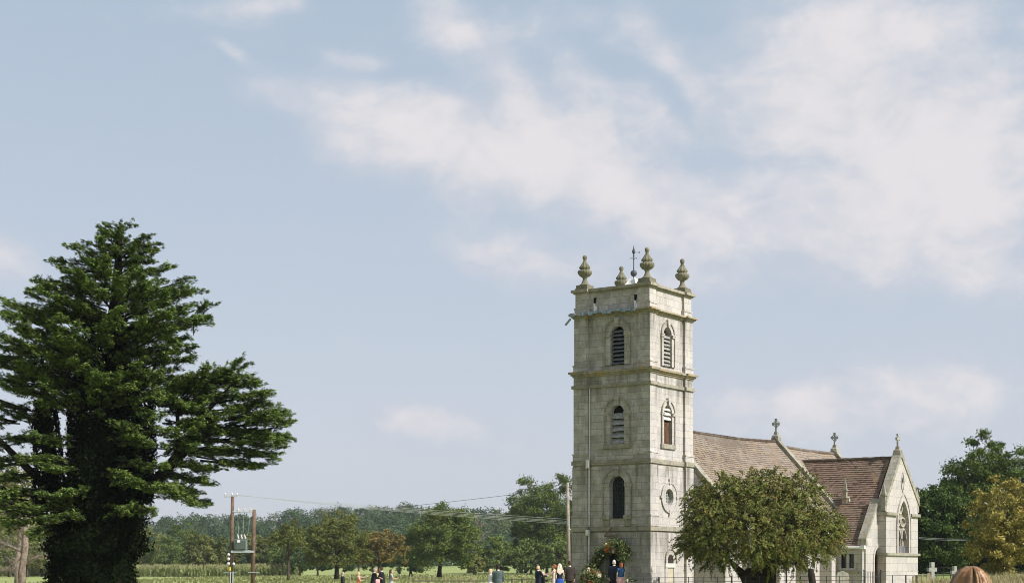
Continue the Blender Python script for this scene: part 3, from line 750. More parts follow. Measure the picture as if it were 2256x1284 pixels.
# gable copings with crosses
def gable_cope(x, hw, lift, yspan=(ey, nyE), rz_=NZ, sl=SL, mat='stone_cope'):
    mb = MB()
    for ye in yspan:
        beam(mb, (x, RY, rz_ + lift - .02), (x, ye, rz_ + lift - sl * abs(RY - ye)), (hw, 0, 0), .0, -.34)
        beam(mb, (x, RY, rz_ + lift), (x, ye, rz_ + lift - sl * abs(RY - ye)), (hw + .05, 0, 0), .10, 0)
    return mb.build('gable_coping', mat, church)
gable_cope(TW + .25, .20, .24)
gable_cope(NE, .20, .26, (ey - .1, nyE))
def cross_finial(x, y, z, h, half, dirx=(0, 1), name='cross_finial'):
    """stone cross on a saddle stone; arms run along dirx (local)"""
    ax = Vector((dirx[0], dirx[1], 0)); th = Vector((dirx[1], -dirx[0], 0)) * .055; c_ = Vector((x, y, z)); mb = MB()
    def bar(a, b_, wv, t): 
        mb.hexa([a - wv - t, b_ - wv - t, b_ + wv - t, a + wv - t, a - wv + t, b_ - wv + t, b_ + wv + t, a + wv + t])
    zc_ = z + h * .72
    bar(Vector((x, y, z + h * .25)), Vector((x, y, z + h)), ax * .055, th)
    bar(Vector((x, y, zc_)) - ax * half, Vector((x, y, zc_)) + ax * half, Vector((0, 0, .055)), th * .98)
    for s in (-1, 1):                    # widened ends
        e_ = Vector((x, y, zc_)) + ax * half * s; bar(e_ - ax * .06 * s, e_ + ax * .015 * s, Vector((0, 0, .085)), th * 1.03)
    bar(Vector((x, y, z + h - .09)), Vector((x, y, z + h + .015)), ax * .085, th * 1.03)
    n_ = 14; R1 = h * .17
    mb.tube([Vector((x, y, zc_)) + ax * R1 * math.cos(2 * math.pi * k / n_) + Vector((0, 0, R1 * math.sin(2 * math.pi * k / n_))) for k in range(n_ + 1)], .028, 5)
    o_ = mb.build(name, 'stone_cross', church)
    mb = MB(); mb.rings([[(x + sx_ * r, y + sy_ * r, zz_) for sx_, sy_ in ((-1, -1), (1, -1), (1, 1), (-1, 1))] for r, zz_ in ((.24, z - .2), (.20, z + h * .06), (.12, z + h * .12), (.10, z + h * .28))])
    mb.build('saddle_stone', 'stone_cope', o_); return o_
cross_finial(NE, RY, NZ + .33, 1.12, .25)
# chancel
CE, CZ, cy0 = 28.9, 9.27, RY - 3.6
cz0 = CZ - SL * 3.7
roof('chancel_roof', 'tile_nave', (NE + .1, cy0 - .1, cz0), (CE - .1, cy0 - .1, cz0), (NE + .1, RY, CZ), (CE - .1, RY, CZ), 22, .2, .028, -.05, 7)
roof('chancel_roof', 'tile_nave', (CE - .1, RY + 3.7, cz0), (NE + .1, RY + 3.7, cz0), (CE - .1, RY, CZ), (NE + .1, RY, CZ), 12, .4, .028, -.05, 8)
mb = MB(); mb.tube([(NE + .1, RY, CZ + .03), ((NE + CE) / 2, RY, CZ - .02), (CE - .1, RY, CZ + .03)], .11, 8); mb.build('ridge_tiles', 'tile_nave', church)
mb = MB(); cg = [(cy0, Z0), (RY + 3.6, Z0), (RY + 3.6, cz0), (RY, CZ - .1), (cy0, cz0)]
panel(mb, fE(CE), cg, [], 0); panel(mb, fS(cy0), rect(NE, CE, Z0, cz0), [], 0); panel(mb, fN(RY + 3.6), rect(NE, CE, Z0, cz0), [], 0); mb.build('chancel_wall', 'stone_nave', church)
gable_cope(CE, .2, .25, (cy0 - .2, RY + 3.8), CZ)
cross_finial(CE, RY, CZ + .33, 1.12, .25)
# kneeler pinnacle at the foot of the nave's east gable
def pinnacle(x, y, z, h, r=.12, name='pinnacle', mat='stone_cope'):
    mb = MB(); mb.box(x - r, x + r, y - r, y + r, z - .6, z + h * .3); mb.box(x - r - .05, x + r + .05, y - r - .05, y + r + .05, z + h * .3, z + h * .38)
    mb.rings([[(x + sx_ * q_, y + sy_ * q_, zz_) for sx_, sy_ in ((-1, -1), (1, -1), (1, 1), (-1, 1))] for q_, zz_ in ((r, z + h * .38), (r * .62, z + h * .68), (.02, z + h))])
    return mb.build(name, mat, church)
kx, kz = NE + .1, ez + .3
pinnacle(kx, ey - .05, kz + 1.15, 1.0, .10)
mb = MB(); mb.box(kx - .42, kx + .16, ey - .28, ey + .2, kz + 1.0, kz + 1.12); mb.box(kx - .14, kx + .14, ey - .2, ey + .12, kz - .25, kz + 1.0); mb.build('kneeler', 'stone_cope', church)
mb = MB(); mb.box(kx + .0, kx + .34, ey - .42, ey - .2, kz - .02, kz + .36); mb.tube([(kx + .02, ey - .3, kz - .75), (kx + .02, ey - .3, kz + .95)], .055, 6); mb.build('hopper', 'white_paint', church)

# transept / vestry
XW, XR, XE2, XM = 17.9, 22.15, 25.0, 19.75     # west wall, ridge, east end, where the main gable starts
TY, TL = -4.9, -4.38                            # main gable plane, lean-to gable plane
TZ, TSL = 8.38, 1.225
def tz(x): return TZ - TSL * (XR - x)
TSE = (TZ - 5.75) / (XE2 - XR)
roof('vestry_roof', 'tile_red', (XW - .15, 2.2, tz(XW - .15)), (XW - .15, TL + .15, tz(XW - .15)), (XR, 2.2, TZ), (XR, TL + .15, TZ), 40, .19, .042, 0, 11)
roof('vestry_roof', 'tile_red', (XE2 + .1, TL, TZ - TSE * (XE2 + .1 - XR)), (XE2 + .1, 2, TZ - TSE * (XE2 + .1 - XR)), (XR, TL, TZ), (XR, 2, TZ), 18, .4, .03, 0, 12)
mb = MB()
for k in range(16):
    y0 = 2.0 + (TY + .45 - 2.0) * k / 16; y1 = 2.0 + (TY + .45 - 2.0) * (k + 1) / 16 + .02
    mb.tube([(XR, y0, TZ + .03 + .012 * (k % 3)), (XR, y1, TZ + .03 + .012 * (k % 2))], .105, 8)
mb.build('ridge_tiles', 'tile_red', church)
# lancet in the gable: everything measured on the gable plane
lc, lw_ = smid(1978, 2001, TY); lz0, lz1 = south(1989, 1217, TY)[1], south(1989, 1102, TY)[1]
sc_, sw_ = smid(1985.5, 1990.5, TY); sz0, sz1 = south(1988, 1064, TY)[1], south(1988, 1051, TY)[1]
GA = TZ + .30
main_gable = [(XM, Z0), (XE2, Z0), (XE2, 5.85), (XR, GA), (XM, tz(XM) + .30)]
gl = MB()
lan = arch(lc, lw_, lz0, lz1, 12, .85); slit = arch(sc_, .32, sz0, sz1, 8)
panel(gl, fS(TY), main_gable, [lan, slit], 0, .28)
panel(gl, fW(XM), rect(TY, TL, Z0, tz(XM) + .3), [], 0)
panel(gl, fE(XE2), rect(TY, 2, Z0, 5.75), [], 0)
panel(gl, fN(TY + .38), main_gable, [], 0)
gl.build('gable_wall', 'stone_nave', church)
ll = MB(); dcu, dwd = smid(1925.5, 1940.5, TL); dz1 = south(1933, 1205, TL)[1]
dho = arch(dcu, dwd, Z0, dz1, 12, .7)
panel(ll, fS(TL), [(XW, Z0), (XM, Z0), (XM, tz(XM) + .22), (XW, tz(XW) + .22)], [dho], 0, .3)
twc0, twc1 = west(1883, 1230, XW)[0], west(1851, 1230, XW)[0]; tzw0, tzw1 = west(1866, 1252, XW)[1], west(1866, 1218, XW)[1]
w2h = rect(twc0, twc1, tzw0, tzw1)
panel(ll, fW(XW), rect(TL, NSy, Z0, tz(XW) - .05), [w2h], 0, .18)
ll.build('vestry_wall', 'stone_nave', church)
mb = MB(); slab(mb, fW(XW), rect(twc0 - .04, twc1 + .04, tzw0 - .04, tzw1 + .04), -.22, -.18); vw = mb.build('vestry_window', 'pane', church)
mb = MB(); cm = (twc0 + twc1) / 2
slab(mb, fW(XW), rect(cm - .07, cm + .07, tzw0, tzw1), -.18, -.02)
ring(mb, fW(XW), rect(twc0 - .14, twc1 + .14, tzw0 - .1, tzw1 + .14), rect(twc0 + .04, twc1 - .04, tzw0 + .04, tzw1 - .04), -.1, .03); mb.build('frame', 'stone_nave', vw)
mb = MB(); slab(mb, fW(XW), rect(twc0 - .3, twc1 + .3, tzw0 - .26, tzw0 - .14), 0, .10); mb.build('sill', 'stone_cope', vw)
mb = MB(); slab(mb, fS(TL), arch(dcu, dwd + .04, Z0, dz1 + .02, 12, .7), -.34, -.30); vd = mb.build('vestry_door', 'red_door', church)
mb = MB(); ring(mb, fS(TL), arch(dcu, dwd + .36, Z0, dz1 + .2, 12, .7), arch(dcu, dwd, Z0, dz1, 12, .7), 0, .05); mb.build('surround', 'stone_nave', vd)
mb = MB(); mb.tube([(dcu + .25, TL + .26, 1.1), (dcu + .25, TL + .24, 1.22)], .02, 6); mb.build('handle', 'iron', vd)
# tall window tracery
mb = MB(); slab(mb, fS(TY), arch(lc, lw_ + .06, lz0 - .03, lz1 + .03, 12, .85), -.32, -.28); tw_ = mb.build('gable_window', 'pane_boarded', church)
mb = MB(); ring(mb, fS(TY), arch(lc, lw_ + .5, lz0 - .02, lz1 + .42, 12, .9), lan, 0, .05)
ring(mb, fS(TY), arch(lc, lw_ + .62, lz0 - .02, lz1 + .50, 12, .9), arch(lc, lw_ + .46, lz0, lz1 + .38, 12, .9), 0, .10); mb.build('surround', 'stone_nave', tw_)
mb = MB(); lsp = lz1 - .85 * lw_ - .35
slab(mb, fS(TY), rect(lc - .045, lc + .045, lz0, lsp), -.28, -.14)
for s in (-1, 1):
    slab(mb, fS(TY), rect(lc + s * lw_ * .25 - .02, lc + s * lw_ * .25 + .02, lz0, lsp - .1), -.28, -.2)
    cc = lc + s * lw_ * .25; r_ = lw_ * .24
    ring(mb, fS(TY), arch(cc, r_ * 2, lsp - .5, lsp + .15, 12, .8), arch(cc, r_ * 2 - .12, lsp - .5, lsp + .07, 12, .8), -.28, -.10)
    ring(mb, fS(TY), oval(cc, lsp + .52, r_, .30), oval(cc, lsp + .52, r_ - .055, .235), -.28, -.16)
mb.build('tracery', 'stone_nave', tw_); mb = MB()
ring(mb, fS(TY), oval(lc, lz1 - .5, .30, .32), oval(lc, lz1 - .5, .235, .255), -.28, -.15)
mb.build('tracery', 'stone_nave', tw_)
mb = MB(); slab(mb, fS(TY), rect(lc - lw_ / 2 + .01, lc + lw_ / 2 - .01, lz0, lz0 + .42), -.27, -.18); mb.build('lower_panel', 'louvre_dark', tw_)
mb = MB(); slab(mb, fS(TY), arch(sc_, .38, sz0 - .03, sz1 + .03, 8), -.32, -.28); so = mb.build('slit_window', 'dark_void', church)
mid = (sz0 + sz1) / 2 - .12; ves = [(sc_ + .26 * math.sin(math.pi * t) * s, mid + (.62 - 1.24 * t)) for s, rng_ in ((1, [k / 8 for k in range(9)]), (-1, [1 - k / 8 for k in range(1, 8)])) for t in rng_]
ves_i = [(sc_ + (u - sc_) * .82, mid + (v - mid) * .93) for u, v in ves]
mb = MB(); ring(mb, fS(TY), ves, ves_i, 0, .05); mb.build('surround', 'stone_nave', so)
# string courses, copings, pinnacles of the gable
mb = MB(); za_ = south(1960, 1131, TY)[1]; zb_2 = south(1960, 1220, TY)[1]
slab(mb, fS(TY), rect(lc + lw_ / 2 + .28, XE2 + .14, za_ - .09, za_ + .09), 0, .14); mb.build('string_course', 'stone_cope', church)
mb = MB(); slab(mb, fS(TY), rect(XM - .1, lc - lw_ / 2 - .28, za_ - .09, za_ + .09), 0, .14); mb.box(XM - .14, XM - .001, TY - .14, TL, za_ - .088, za_ + .088); mb.build('string_course', 'stone_cope', church)
mb = MB(); slab(mb, fS(TY), rect(XM - .1, XE2 + .12, zb_2 - .07, zb_2 + .07), 0, .12); mb.box(XM - .12, XM, TY - .12, TL, zb_2 - .07, zb_2 + .07); mb.build('string_course', 'stone_cope', church)
mb = MB()
for (xa, za2, xb, zb3) in ((XR, GA + .1, XM - .1, tz(XM - .1) + .38), (XR, GA + .1, XE2 + .14, 5.85 + .02)):
    for off, up in ((.0, .12),):
        mb.hexa([(xa, TY - .06, za2 - .30), (xb, TY - .06, zb3 - .30), (xb, TY + .46, zb3 - .30), (xa, TY + .46, za2 - .30), (xa, TY - .06, za2 + .08), (xb, TY - .06, zb3 + .08), (xb, TY + .46, zb3 + .08), (xa, TY + .46, za2 + .08)])
mb.build('gable_coping', 'stone_cope', church)
mb = MB(); xa, xb = XM - .02, XW - .12; za2, zb3 = tz(xa) + .42, tz(xb) + .42
mb.hexa([(xa, TL - .06, za2 - .28), (xb, TL - .06, zb3 - .28), (xb, TL + .42, zb3 - .28), (xa, TL + .42, za2 - .28), (xa, TL - .06, za2), (xb, TL - .06, zb3), (xb, TL + .42, zb3), (xa, TL + .42, za2)])
mb.box(XW - .16, XW + .10, TL - .10, TL + .44, tz(XW) - .15, tz(XW) + .10)
mb.build('gable_coping', 'stone_cope', church)
pinnacle(XM - .04, TY + .12, tz(XM) + .25, 1.05, .13); pinnacle(XE2 + .05, TY + .12, 5.75, 1.0, .13)
cross_finial(XR, TY + .2, GA + .12, 1.05, .24, (1, 0))
mb = MB(); gx, gz = XW - .22, tz(XW - .15) - .06
mb.tube([(gx, NSy - .1, gz), (gx, TL + .0, gz - .03)], .075, 8); mb.build('gutter', 'white_paint', church)
mb = MB(); mb.tube([(gx + .02, TL + .10, gz - .05), (XW - .08, TL + .16, gz - .3), (XW - .08, TL + .16, .1)], .055, 8); mb.box(gx - .12, gx + .12, TL - .05, TL + .2, gz - .12, gz + .1)
mb.build('downpipe', 'white_paint', church)

# ------------------------------------------------------------ trees and plants
def clump_leaves(rs, c, r, n, size, lift=.35, flat=.75):
    """leaves on and in one clump (ellipsoid radius r)"""
    d = unit(rs.normal(size=(n, 3))); rad = np.clip(np.abs(rs.normal(.75, .34, (n, 1))), .1, 1.8)
    pos = c + d * rad * np.array([r, r, r * flat])
    nrm = unit(d * 1.0 + rs.normal(size=(n, 3)) * .85 + np.array([0, 0, lift]))
    return pos, nrm
def crown(name, mat, seed, centre, radii, clumps, per, size, parent=None, cr=(.24, .42), low=-.55, hollow=.45, aspect=.6, extra=None, hue_p=.3, warp=.25):
    clumps = int(clumps * 2.4); per = int(per * .36); cr = (cr[0] * .5, cr[1] * .66); size *= 1.15; warp *= .6
    rs = np.random.RandomState(seed); rx, ry, rz_ = radii; c0_ = np.array(centre, float)
    P_, N_, T_, H_ = [], [], [], []; centers = []
    k = 0; tries = 0
    while k < clumps and tries < clumps * 20:
        tries += 1
        d = rs.normal(size=3); d /= np.linalg.norm(d)
        if d[2] < low: continue
        q_ = rs.uniform(hollow, 1.0) ** .7
        lump = 1 + warp * noise.noise(Vector((d[0] * 1.7 + seed * 3.1, d[1] * 1.7, d[2] * 1.7)))* 2
        centers.append((c0_ + d * q_ * lump * np.array([rx, ry, rz_]), rs.uniform(*cr) * min(rx, rz_) * (1.15 - .35 * q_))); k += 1
    if extra: centers += [(np.array(c_, float), r_) for c_, r_ in extra]
    for c_, r_ in centers:
        n_ = int(per * rs.uniform(.7, 1.3)); a, b_ = clump_leaves(rs, c_, r_, n_, size)
        P_.append(a); N_.append(b_); T_.append(np.clip(rs.normal(rs.uniform(.15, .85), .3, n_), 0, 1)); H_.append(np.clip(rs.normal(hue_p * rs.uniform(0, 1.6), .12, n_), 0, 1))
    P_ = np.vstack(P_); N_ = np.vstack(N_)
    q = leaf_quads(rs, P_, N_, size * rs.uniform(.7, 1.3, len(P_)), aspect)
    o_ = link(np_mesh(name, q, 4, np.concatenate(T_), np.concatenate(H_)), name, mat, parent)
    return o_, centers
def limb_tree(mb, base, top, r0, centers, rs, count=14, r1=.25, fork=.35):
    base, top = Vector(base), Vector(top); pts = []; rad = []
    for k in range(7):
        t = k / 6; p = base.lerp(top, t) + Vector((rs.normal() * .04, rs.normal() * .04, 0)) * (top - base).length * .3 * (t if t < 1 else .6)
        pts.append(p); rad.append(r0 * (1.25 if k == 0 else 1) * (1 - t * (1 - r1)))
    mb.tube(pts, rad, 9)
    idx = rs.permutation(len(centers))[:count]
    for i in idx:
        c_ = Vector(centers[i][0]); t = rs.uniform(fork, .95); s = base.lerp(top, t)
        if c_.z < s.z - 1: s = base.lerp(top, fork)
        m1 = s.lerp(c_, .45) + Vector((0, 0, (c_ - s).length * .08)); rr_ = r0 * (1 - t * (1 - r1)) * .5
        mb.tube([s, m1, c_], [rr_, rr_ * .6, rr_ * .15], 6)
def tree(name, label, px, Y, top_py, half_px, low_py, mat, seed, size, clumps, per, bark='bark', trunk_r=.3, group=None, cat='tree', depth=1.0, cr=(.24, .42), hollow=.45, low=-.55, limbs=14, base_drop=.1, lean=0, aspect=.6, hue_p=.3, warp=.25, extra=None, base_px=None):
    s = Y / FPX; x = (px - CX) * s; zt = EYE + (HY - top_py) * s; zl = EYE + (HY - low_py) * s; hw = half_px * s
    bx = x if base_px is None else (base_px - CX) * s
    gz_ = ground_z(bx, Y) - base_drop
    root = empty(name, (bx, Y, gz_), 0, label, cat, group)
    cz_ = (zt + zl) / 2 - gz_
    cr_o, cent = crown('crown', mat, seed, (x - bx, 0, cz_), (hw * 1.10, hw * 1.10 * depth, (zt - zl) / 2 * 1.02), clumps, per, size, root, cr, low, hollow, aspect, extra, hue_p, warp)
    mb = MB(); rs = np.random.RandomState(seed + 7)
    limb_tree(mb, (0, 0, 0), (x - bx + lean, 0, cz_ + (zt - zl) * .2), trunk_r, cent, rs, limbs)
    mb.build('trunk', bark, root, True)
    return root

# ---- great cedar
def cedar():
    Y = 75.0; s = Y / FPX; X0 = (232 - CX) * s
    root = empty('cedar_tree', (X0, Y, 0), 0, 'huge dark green cedar with layered branches, its thick trunk wrapped in ivy', 'tree')
    rs = np.random.RandomState(42)
    def W(px, py, dy=0.0): return np.array([(px - CX) * s - X0, dy, EYE + (HY - py) * s])
    POS, NRM, DIR, SZ, TN, HU = [], [], [], [], [], []
    wood = MB()
    def plate(base, tip, width, dens=1.0, stick=True):
        """one spray of foliage: ribs either side of a twig, each set with upturned needle tufts"""
        base = np.array(base, float); tip = np.array(tip, float); ax = tip - base; L = np.linalg.norm(ax)
        if L < .25: return
        ax /= L; side = np.cross(ax, [0, 0, 1.0]); side /= max(np.linalg.norm(side), 1e-6); upv = np.cross(side, ax)
        ro = rs.uniform(-.5, .5); side, upv = side * math.cos(ro) + upv * math.sin(ro), upv * math.cos(ro) - side * math.sin(ro)
        if upv[2] < 0: upv = -upv
        tone = rs.uniform(.05, .95); hue = rs.uniform(0, .8)
        nrib = max(5, int(L / .13 * dens))
        for k in range(nrib):
            t = (k + rs.uniform(0, 1)) / nrib
            wl_ = width * (1 - t) ** .55 * (.4 + .6 * min(1, t * 4)) * rs.uniform(.5, 1.15)
            start = base + ax * L * t + upv * (L * .05 * math.sin(math.pi * t)) + rs.normal(0, .05, 3)
            for sg in (-1, 1):
                rd = ax * rs.uniform(.6, 1.2) + side * sg * rs.uniform(.5, 1.1) + upv * rs.uniform(-.15, .45); rd /= np.linalg.norm(rd)
                m_ = max(2, int(wl_ / .08))
                tt = (np.arange(m_) + rs.uniform(0, 1, m_)) / m_
                pts = start + rd * (wl_ * tt)[:, None] + np.array([0, 0, -1]) * (wl_ * .22 * tt ** 2)[:, None]
                rep = 4; pts = np.repeat(pts, rep, 0) + rs.normal(0, .035, (m_ * rep, 3))
                POS.append(pts); n_ = len(pts)
                DIR.append(rd * 1.0 + ax * .4 + rs.normal(0, .4, (n_, 3)) + np.array([0, 0, .42]))
                NRM.append(rs.normal(0, .34, (n_, 3)) + np.array([.15, -.1, .8]) + upv * .3)
                SZ.append(rs.uniform(.13, .23, n_)); TN.append(np.clip(rs.normal(tone * .65, .16, n_) + (np.repeat(tt, rep) - .35) * .75 + (t - .5) * .35, 0, 1)); HU.append(np.clip(rs.normal(hue * .6, .2, n_), 0, 1))  # lighter young tips; lit tips and darker interior painted into the tone
        if stick: wood.tube([base, base + ax * L * .5 + upv * L * .04, tip], [.018 + .006 * L, .014, .005], 4)
    def bough(st, tip, spread, n_, wd):
        """a limb carrying a cluster of sprays, fullest towards its end"""
        st = np.array(st, float); tip = np.array(tip, float); v = tip - st; L = np.linalg.norm(v); v /= L
        for k in range(n_):
            t = .25 + .75 * ((k + rs.uniform(0, 1)) / n_) ** .8; p = st + v * L * t + rs.normal(0, 1, 3) * np.array([spread, spread, spread * .45]) * (1.1 - t * .7)
            d = v + rs.normal(0, .42, 3) * np.array([1, 1, .55]) + np.array([0, 0, .12]); d /= np.linalg.norm(d); l = rs.uniform(.55, 1.0) * (1.15 - .35 * t)
            plate(p - d * l * .6, p + d * l * .4, wd * rs.uniform(.7, 1.2))
        wood.tube([st, st + v * L * .5, tip], [.022 + .008 * L, .014 + .004 * L, .005], 5)
    # outline of the main crown: photo y -> reach right, reach left (metres from the axis)
    prof = [(487, .2, .2), (512, 1.2, 1.2), (545, 2.2, 1.8), (580, 2.8, 2.6), (615, 3.5, 3.5), (650, 4.5, 4.3), (700, 5.0, 5.0), (745, 4.9, 5.4), (775, 4.3, 5.2), (800, 3.6, 4.8), (835, 3.5, 4.6), (870, 3.4, 3.8), (905, 3.2, 3.2)]
    def reach(py, c_):
        for (a, b_) in zip(prof, prof[1:]):
            if a[0] <= py <= b_[0]:
                t = (py - a[0]) / (b_[0] - a[0]); r_ = a[1] + (b_[1] - a[1]) * t; l_ = a[2] + (b_[2] - a[2]) * t
                k = (c_ + 1) / 2; return r_ * k + l_ * (1 - k)
        return .1
    axis = lambda py: 262 - max(0, min(1, (py - 487) / 300)) * 30
    py = 499
    lv = 0
    while py < 870:
        Rm = reach(py, 1) + reach(py, -1); nb_ = int(4 + Rm * .78)
        for k in range(nb_):
            ph = 2 * math.pi * (k + rs.uniform(-.45, .45)) / nb_ + lv * 1.3
            c_, s_ = math.cos(ph), math.sin(ph); rr_ = reach(py, c_) * rs.choice([rs.uniform(.55, .8), rs.uniform(.82, 1.04)], p=[.35, .65])
            if s_ > .5 and rs.uniform() < .35: continue
            b0 = W(axis(py), py + rs.uniform(-6, 14)); o_ = np.array([c_, s_, 0])
            rise = rs.uniform(.05, .38) * rr_ if py > 560 else rs.uniform(.2, .5) * rr_
            tip = b0 + o_ * rr_; st = b0 + o_ * rr_ * .1 - np.array([0, 0, rise])
            bough(st, tip, .15 + .055 * rr_, int(2 + rr_ * 2.3), .27 + .04 * rr_)
            if rr_ > 1.5:
                for q_ in range(2): a2 = rs.uniform(-.25, .25); o2 = np.array([math.cos(ph + a2), math.sin(ph + a2), rs.uniform(0, .35)]); plate(tip - o2 * .55, tip + o2 * rs.uniform(.15, .5), .26)
        py += rs.uniform(13, 21); lv += 1
    # right-hand limb: a second rounded crown reaching out from the trunk
    spine = [W(330, 1075), W(395, 1000), W(455, 905), W(520, 840)]
    wood.tube(spine, [.30, .22, .13, .05], 8); wood.tube([W(388, 1010), W(392, 930), W(388, 850)], [.13, .10, .05], 7); wood.tube([W(340, 1060), W(450, 960), W(560, 915)], [.18, .11, .04], 7)
    lobes = [(350, 900, 455, 905, .9), (360, 930, 475, 935, .9), (370, 965, 480, 972, .9), (350, 985, 445, 995, .9), (370, 860, 455, 852, .9),  # start px,py  tip px,py  depth of tip, width
        (400, 880, 478, 812, .9), (440, 860, 545, 802, .9), (470, 850, 560, 835, 1.0), (480, 880, 598, 868, 1.0), (470, 905, 605, 893, .9), (500, 925, 652, 912, .9),
        (520, 930, 640, 930, 1.0), (520, 955, 645, 968, .9), (480, 975, 628, 980, 1.0), (450, 990, 612, 1006, .9), (440, 1010, 585, 1030, .9), (400, 990, 500, 1000, .8),
        (380, 950, 480, 940, .9), (370, 900, 470, 880, .9), (345, 880, 440, 840, .8), (380, 850, 500, 822, .9), (420, 930, 560, 905, 1.0), (430, 960, 570, 950, 1.0),
        (370, 1020, 470, 1032, .8), (345, 1045, 460, 1062, .6), (350, 1075, 462, 1112, .45), (340, 1060, 430, 1085, .6), (355, 870, 420, 905, .7), (400, 860, 500, 875, .9), (470, 940, 590, 960, 1.0)]
    for (a, b_, c_, d_, wd) in lobes:
        for q_ in range(3):
            dy0 = rs.uniform(-.6, .6); dy1 = rs.uniform(-2.2, 2.2) if q_ else rs.uniform(-.4, .4); k = 1 - abs(dy1) * .06
            j = rs.uniform(-9, 9, 4)
            bough(W(a + j[0], b_ + j[1], dy0), W(a + (c_ - a) * k + (j[2] if q_ else 0), d_ + (j[3] if q_ else 0), dy1), .30, 10, .40)
    # left side: boughs of the second stem, running out of view
    st2 = [W(150, 1200), W(112, 1050), W(100, 900), W(92, 790)]
    wood.tube(st2, [.5, .38, .24, .08], 9); wood.tube([W(110, 1080), W(40, 1010), W(-40, 930)], [.22, .16, .08], 7)
    wood.tube([W(105, 960), W(45, 900), W(-30, 870)], [.14, .10, .05], 7); wood.tube([W(98, 900), W(150, 830), W(165, 780)], [.12, .08, .04], 7)
    left = [(110, 820, 10, 800), (100, 850, -30, 832), (120, 880, 20, 868), (60, 900, -70, 880), (110, 920, 20, 915), (40, 935, -60, 925), (130, 800, 190, 775), (100, 960, -20, 985), (120, 975, 40, 960),
            (90, 1000, -30, 1030), (130, 1020, 215, 1040), (140, 870, 240, 862), (170, 900, 290, 885), (150, 930, 260, 925), (120, 790, 20, 765), (20, 1010, -90, 1000), (90, 1040, 10, 1062), (180, 880, 250, 905)]
    for (a, b_, c_, d_) in left:
        for q_ in range(3):
            j = rs.uniform(-13, 13, 4); bough(W(a + j[0], b_ + j[1], rs.uniform(-.8, .8)), W(c_ + j[2], d_ + j[3], rs.uniform(-2.2, 1.6)), .2, 6, .38)
    # skirts hanging in front of the trunk
    front = [(220, 970, 380, 985), (200, 985, 110, 975), (250, 1020, 400, 1040), (180, 1010, 90, 1030), (300, 950, 420, 965), (280, 850, 390, 842), (230, 880, 330, 865), (250, 900, 400, 890), (240, 930, 330, 955), (300, 905, 380, 930), (200, 905, 120, 900), (220, 860, 300, 845), (250, 960, 350, 975), (260, 1060, 330, 1075), (250, 1050, 395, 1090), (230, 1040, 320, 1058), (330, 1070, 420, 1075),
             (200, 1045, 130, 1040), (190, 1035, 95, 1015), (240, 1075, 180, 1100), (210, 1105, 130, 1098), (220, 1125, 100, 1125), (230, 1130, 330, 1128), (250, 1120, 372, 1132), (230, 1135, 150, 1150), (190, 1140, 60, 1160),
             (160, 1120, 20, 1110), (120, 1150, 20, 1150), (140, 1130, 60, 1135), (100, 1110, -20, 1100), (90, 1090, -30, 1080), (120, 1080, 40, 1095), (60, 1120, -50, 1140), (140, 1160, 110, 1185)]
    for (a, b_, c_, d_) in front:
        for q_ in range(3):
            j = rs.uniform(-9, 9, 4); bough(W(a + j[0], b_ + j[1], rs.uniform(-1.6, -.8)), W(c_ + j[2], d_ + j[3], rs.uniform(-3.4, -2.5)), .16, 5, .34)
    P_ = np.vstack(POS); 
    q = leaf_quads(rs, P_, np.vstack(NRM), np.concatenate(SZ), .28, np.vstack(DIR))
    link(np_mesh('crown', q, 4, np.concatenate(TN), np.concatenate(HU)), 'crown', 'cedar_needles', root)
    # trunk and its two ivy-clad stems
    wood.tube([W(222, 1330), W(225, 1150), W(240, 950), W(250, 800), W(258, 640), W(264, 500)], [1.3, 1.05, .8, .55, .28, .05], 12)
    wood.build('trunk', 'bark_dark', root, True)
    # ivy: leaves on lumpy columns around the stems
    IP, IN = [], []
    def ivy(p0_, p1_, r0, r1, n_):
        t = rs.uniform(0, 1, n_); a = rs.uniform(0, 2 * math.pi, n_); c_ = p0_ + (p1_ - p0_) * t[:, None]
        lump = np.array([noise.noise(Vector((math.cos(q1) * 1.9, math.sin(q1) * 1.9, q2 * np.linalg.norm(p1_ - p0_) * .8 + p0_[2]))) for q1, q2 in zip(a, t)])
        rr_ = (r0 + (r1 - r0) * t) * (1 + .26 * lump) * np.clip(rs.normal(.95, .10, n_), .7, 1.25)
        d = np.stack([np.cos(a), np.sin(a), np.zeros(n_)], 1); IP.append(c_ + d * rr_[:, None]); IN.append(unit(d + rs.normal(0, .5, (n_, 3)) + np.array([0, 0, .2])))
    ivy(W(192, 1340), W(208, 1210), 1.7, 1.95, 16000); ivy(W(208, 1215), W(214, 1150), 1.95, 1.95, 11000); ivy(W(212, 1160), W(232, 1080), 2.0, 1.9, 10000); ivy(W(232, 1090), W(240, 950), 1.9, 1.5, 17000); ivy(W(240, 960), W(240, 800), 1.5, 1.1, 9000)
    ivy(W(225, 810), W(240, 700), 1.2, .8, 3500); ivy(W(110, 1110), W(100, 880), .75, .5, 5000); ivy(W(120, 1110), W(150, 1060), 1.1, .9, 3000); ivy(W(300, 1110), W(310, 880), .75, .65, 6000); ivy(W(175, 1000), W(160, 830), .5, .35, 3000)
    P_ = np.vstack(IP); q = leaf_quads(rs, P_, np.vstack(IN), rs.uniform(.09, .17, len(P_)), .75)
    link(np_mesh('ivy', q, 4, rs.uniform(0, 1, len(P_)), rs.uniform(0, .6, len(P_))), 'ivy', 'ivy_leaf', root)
cedar()

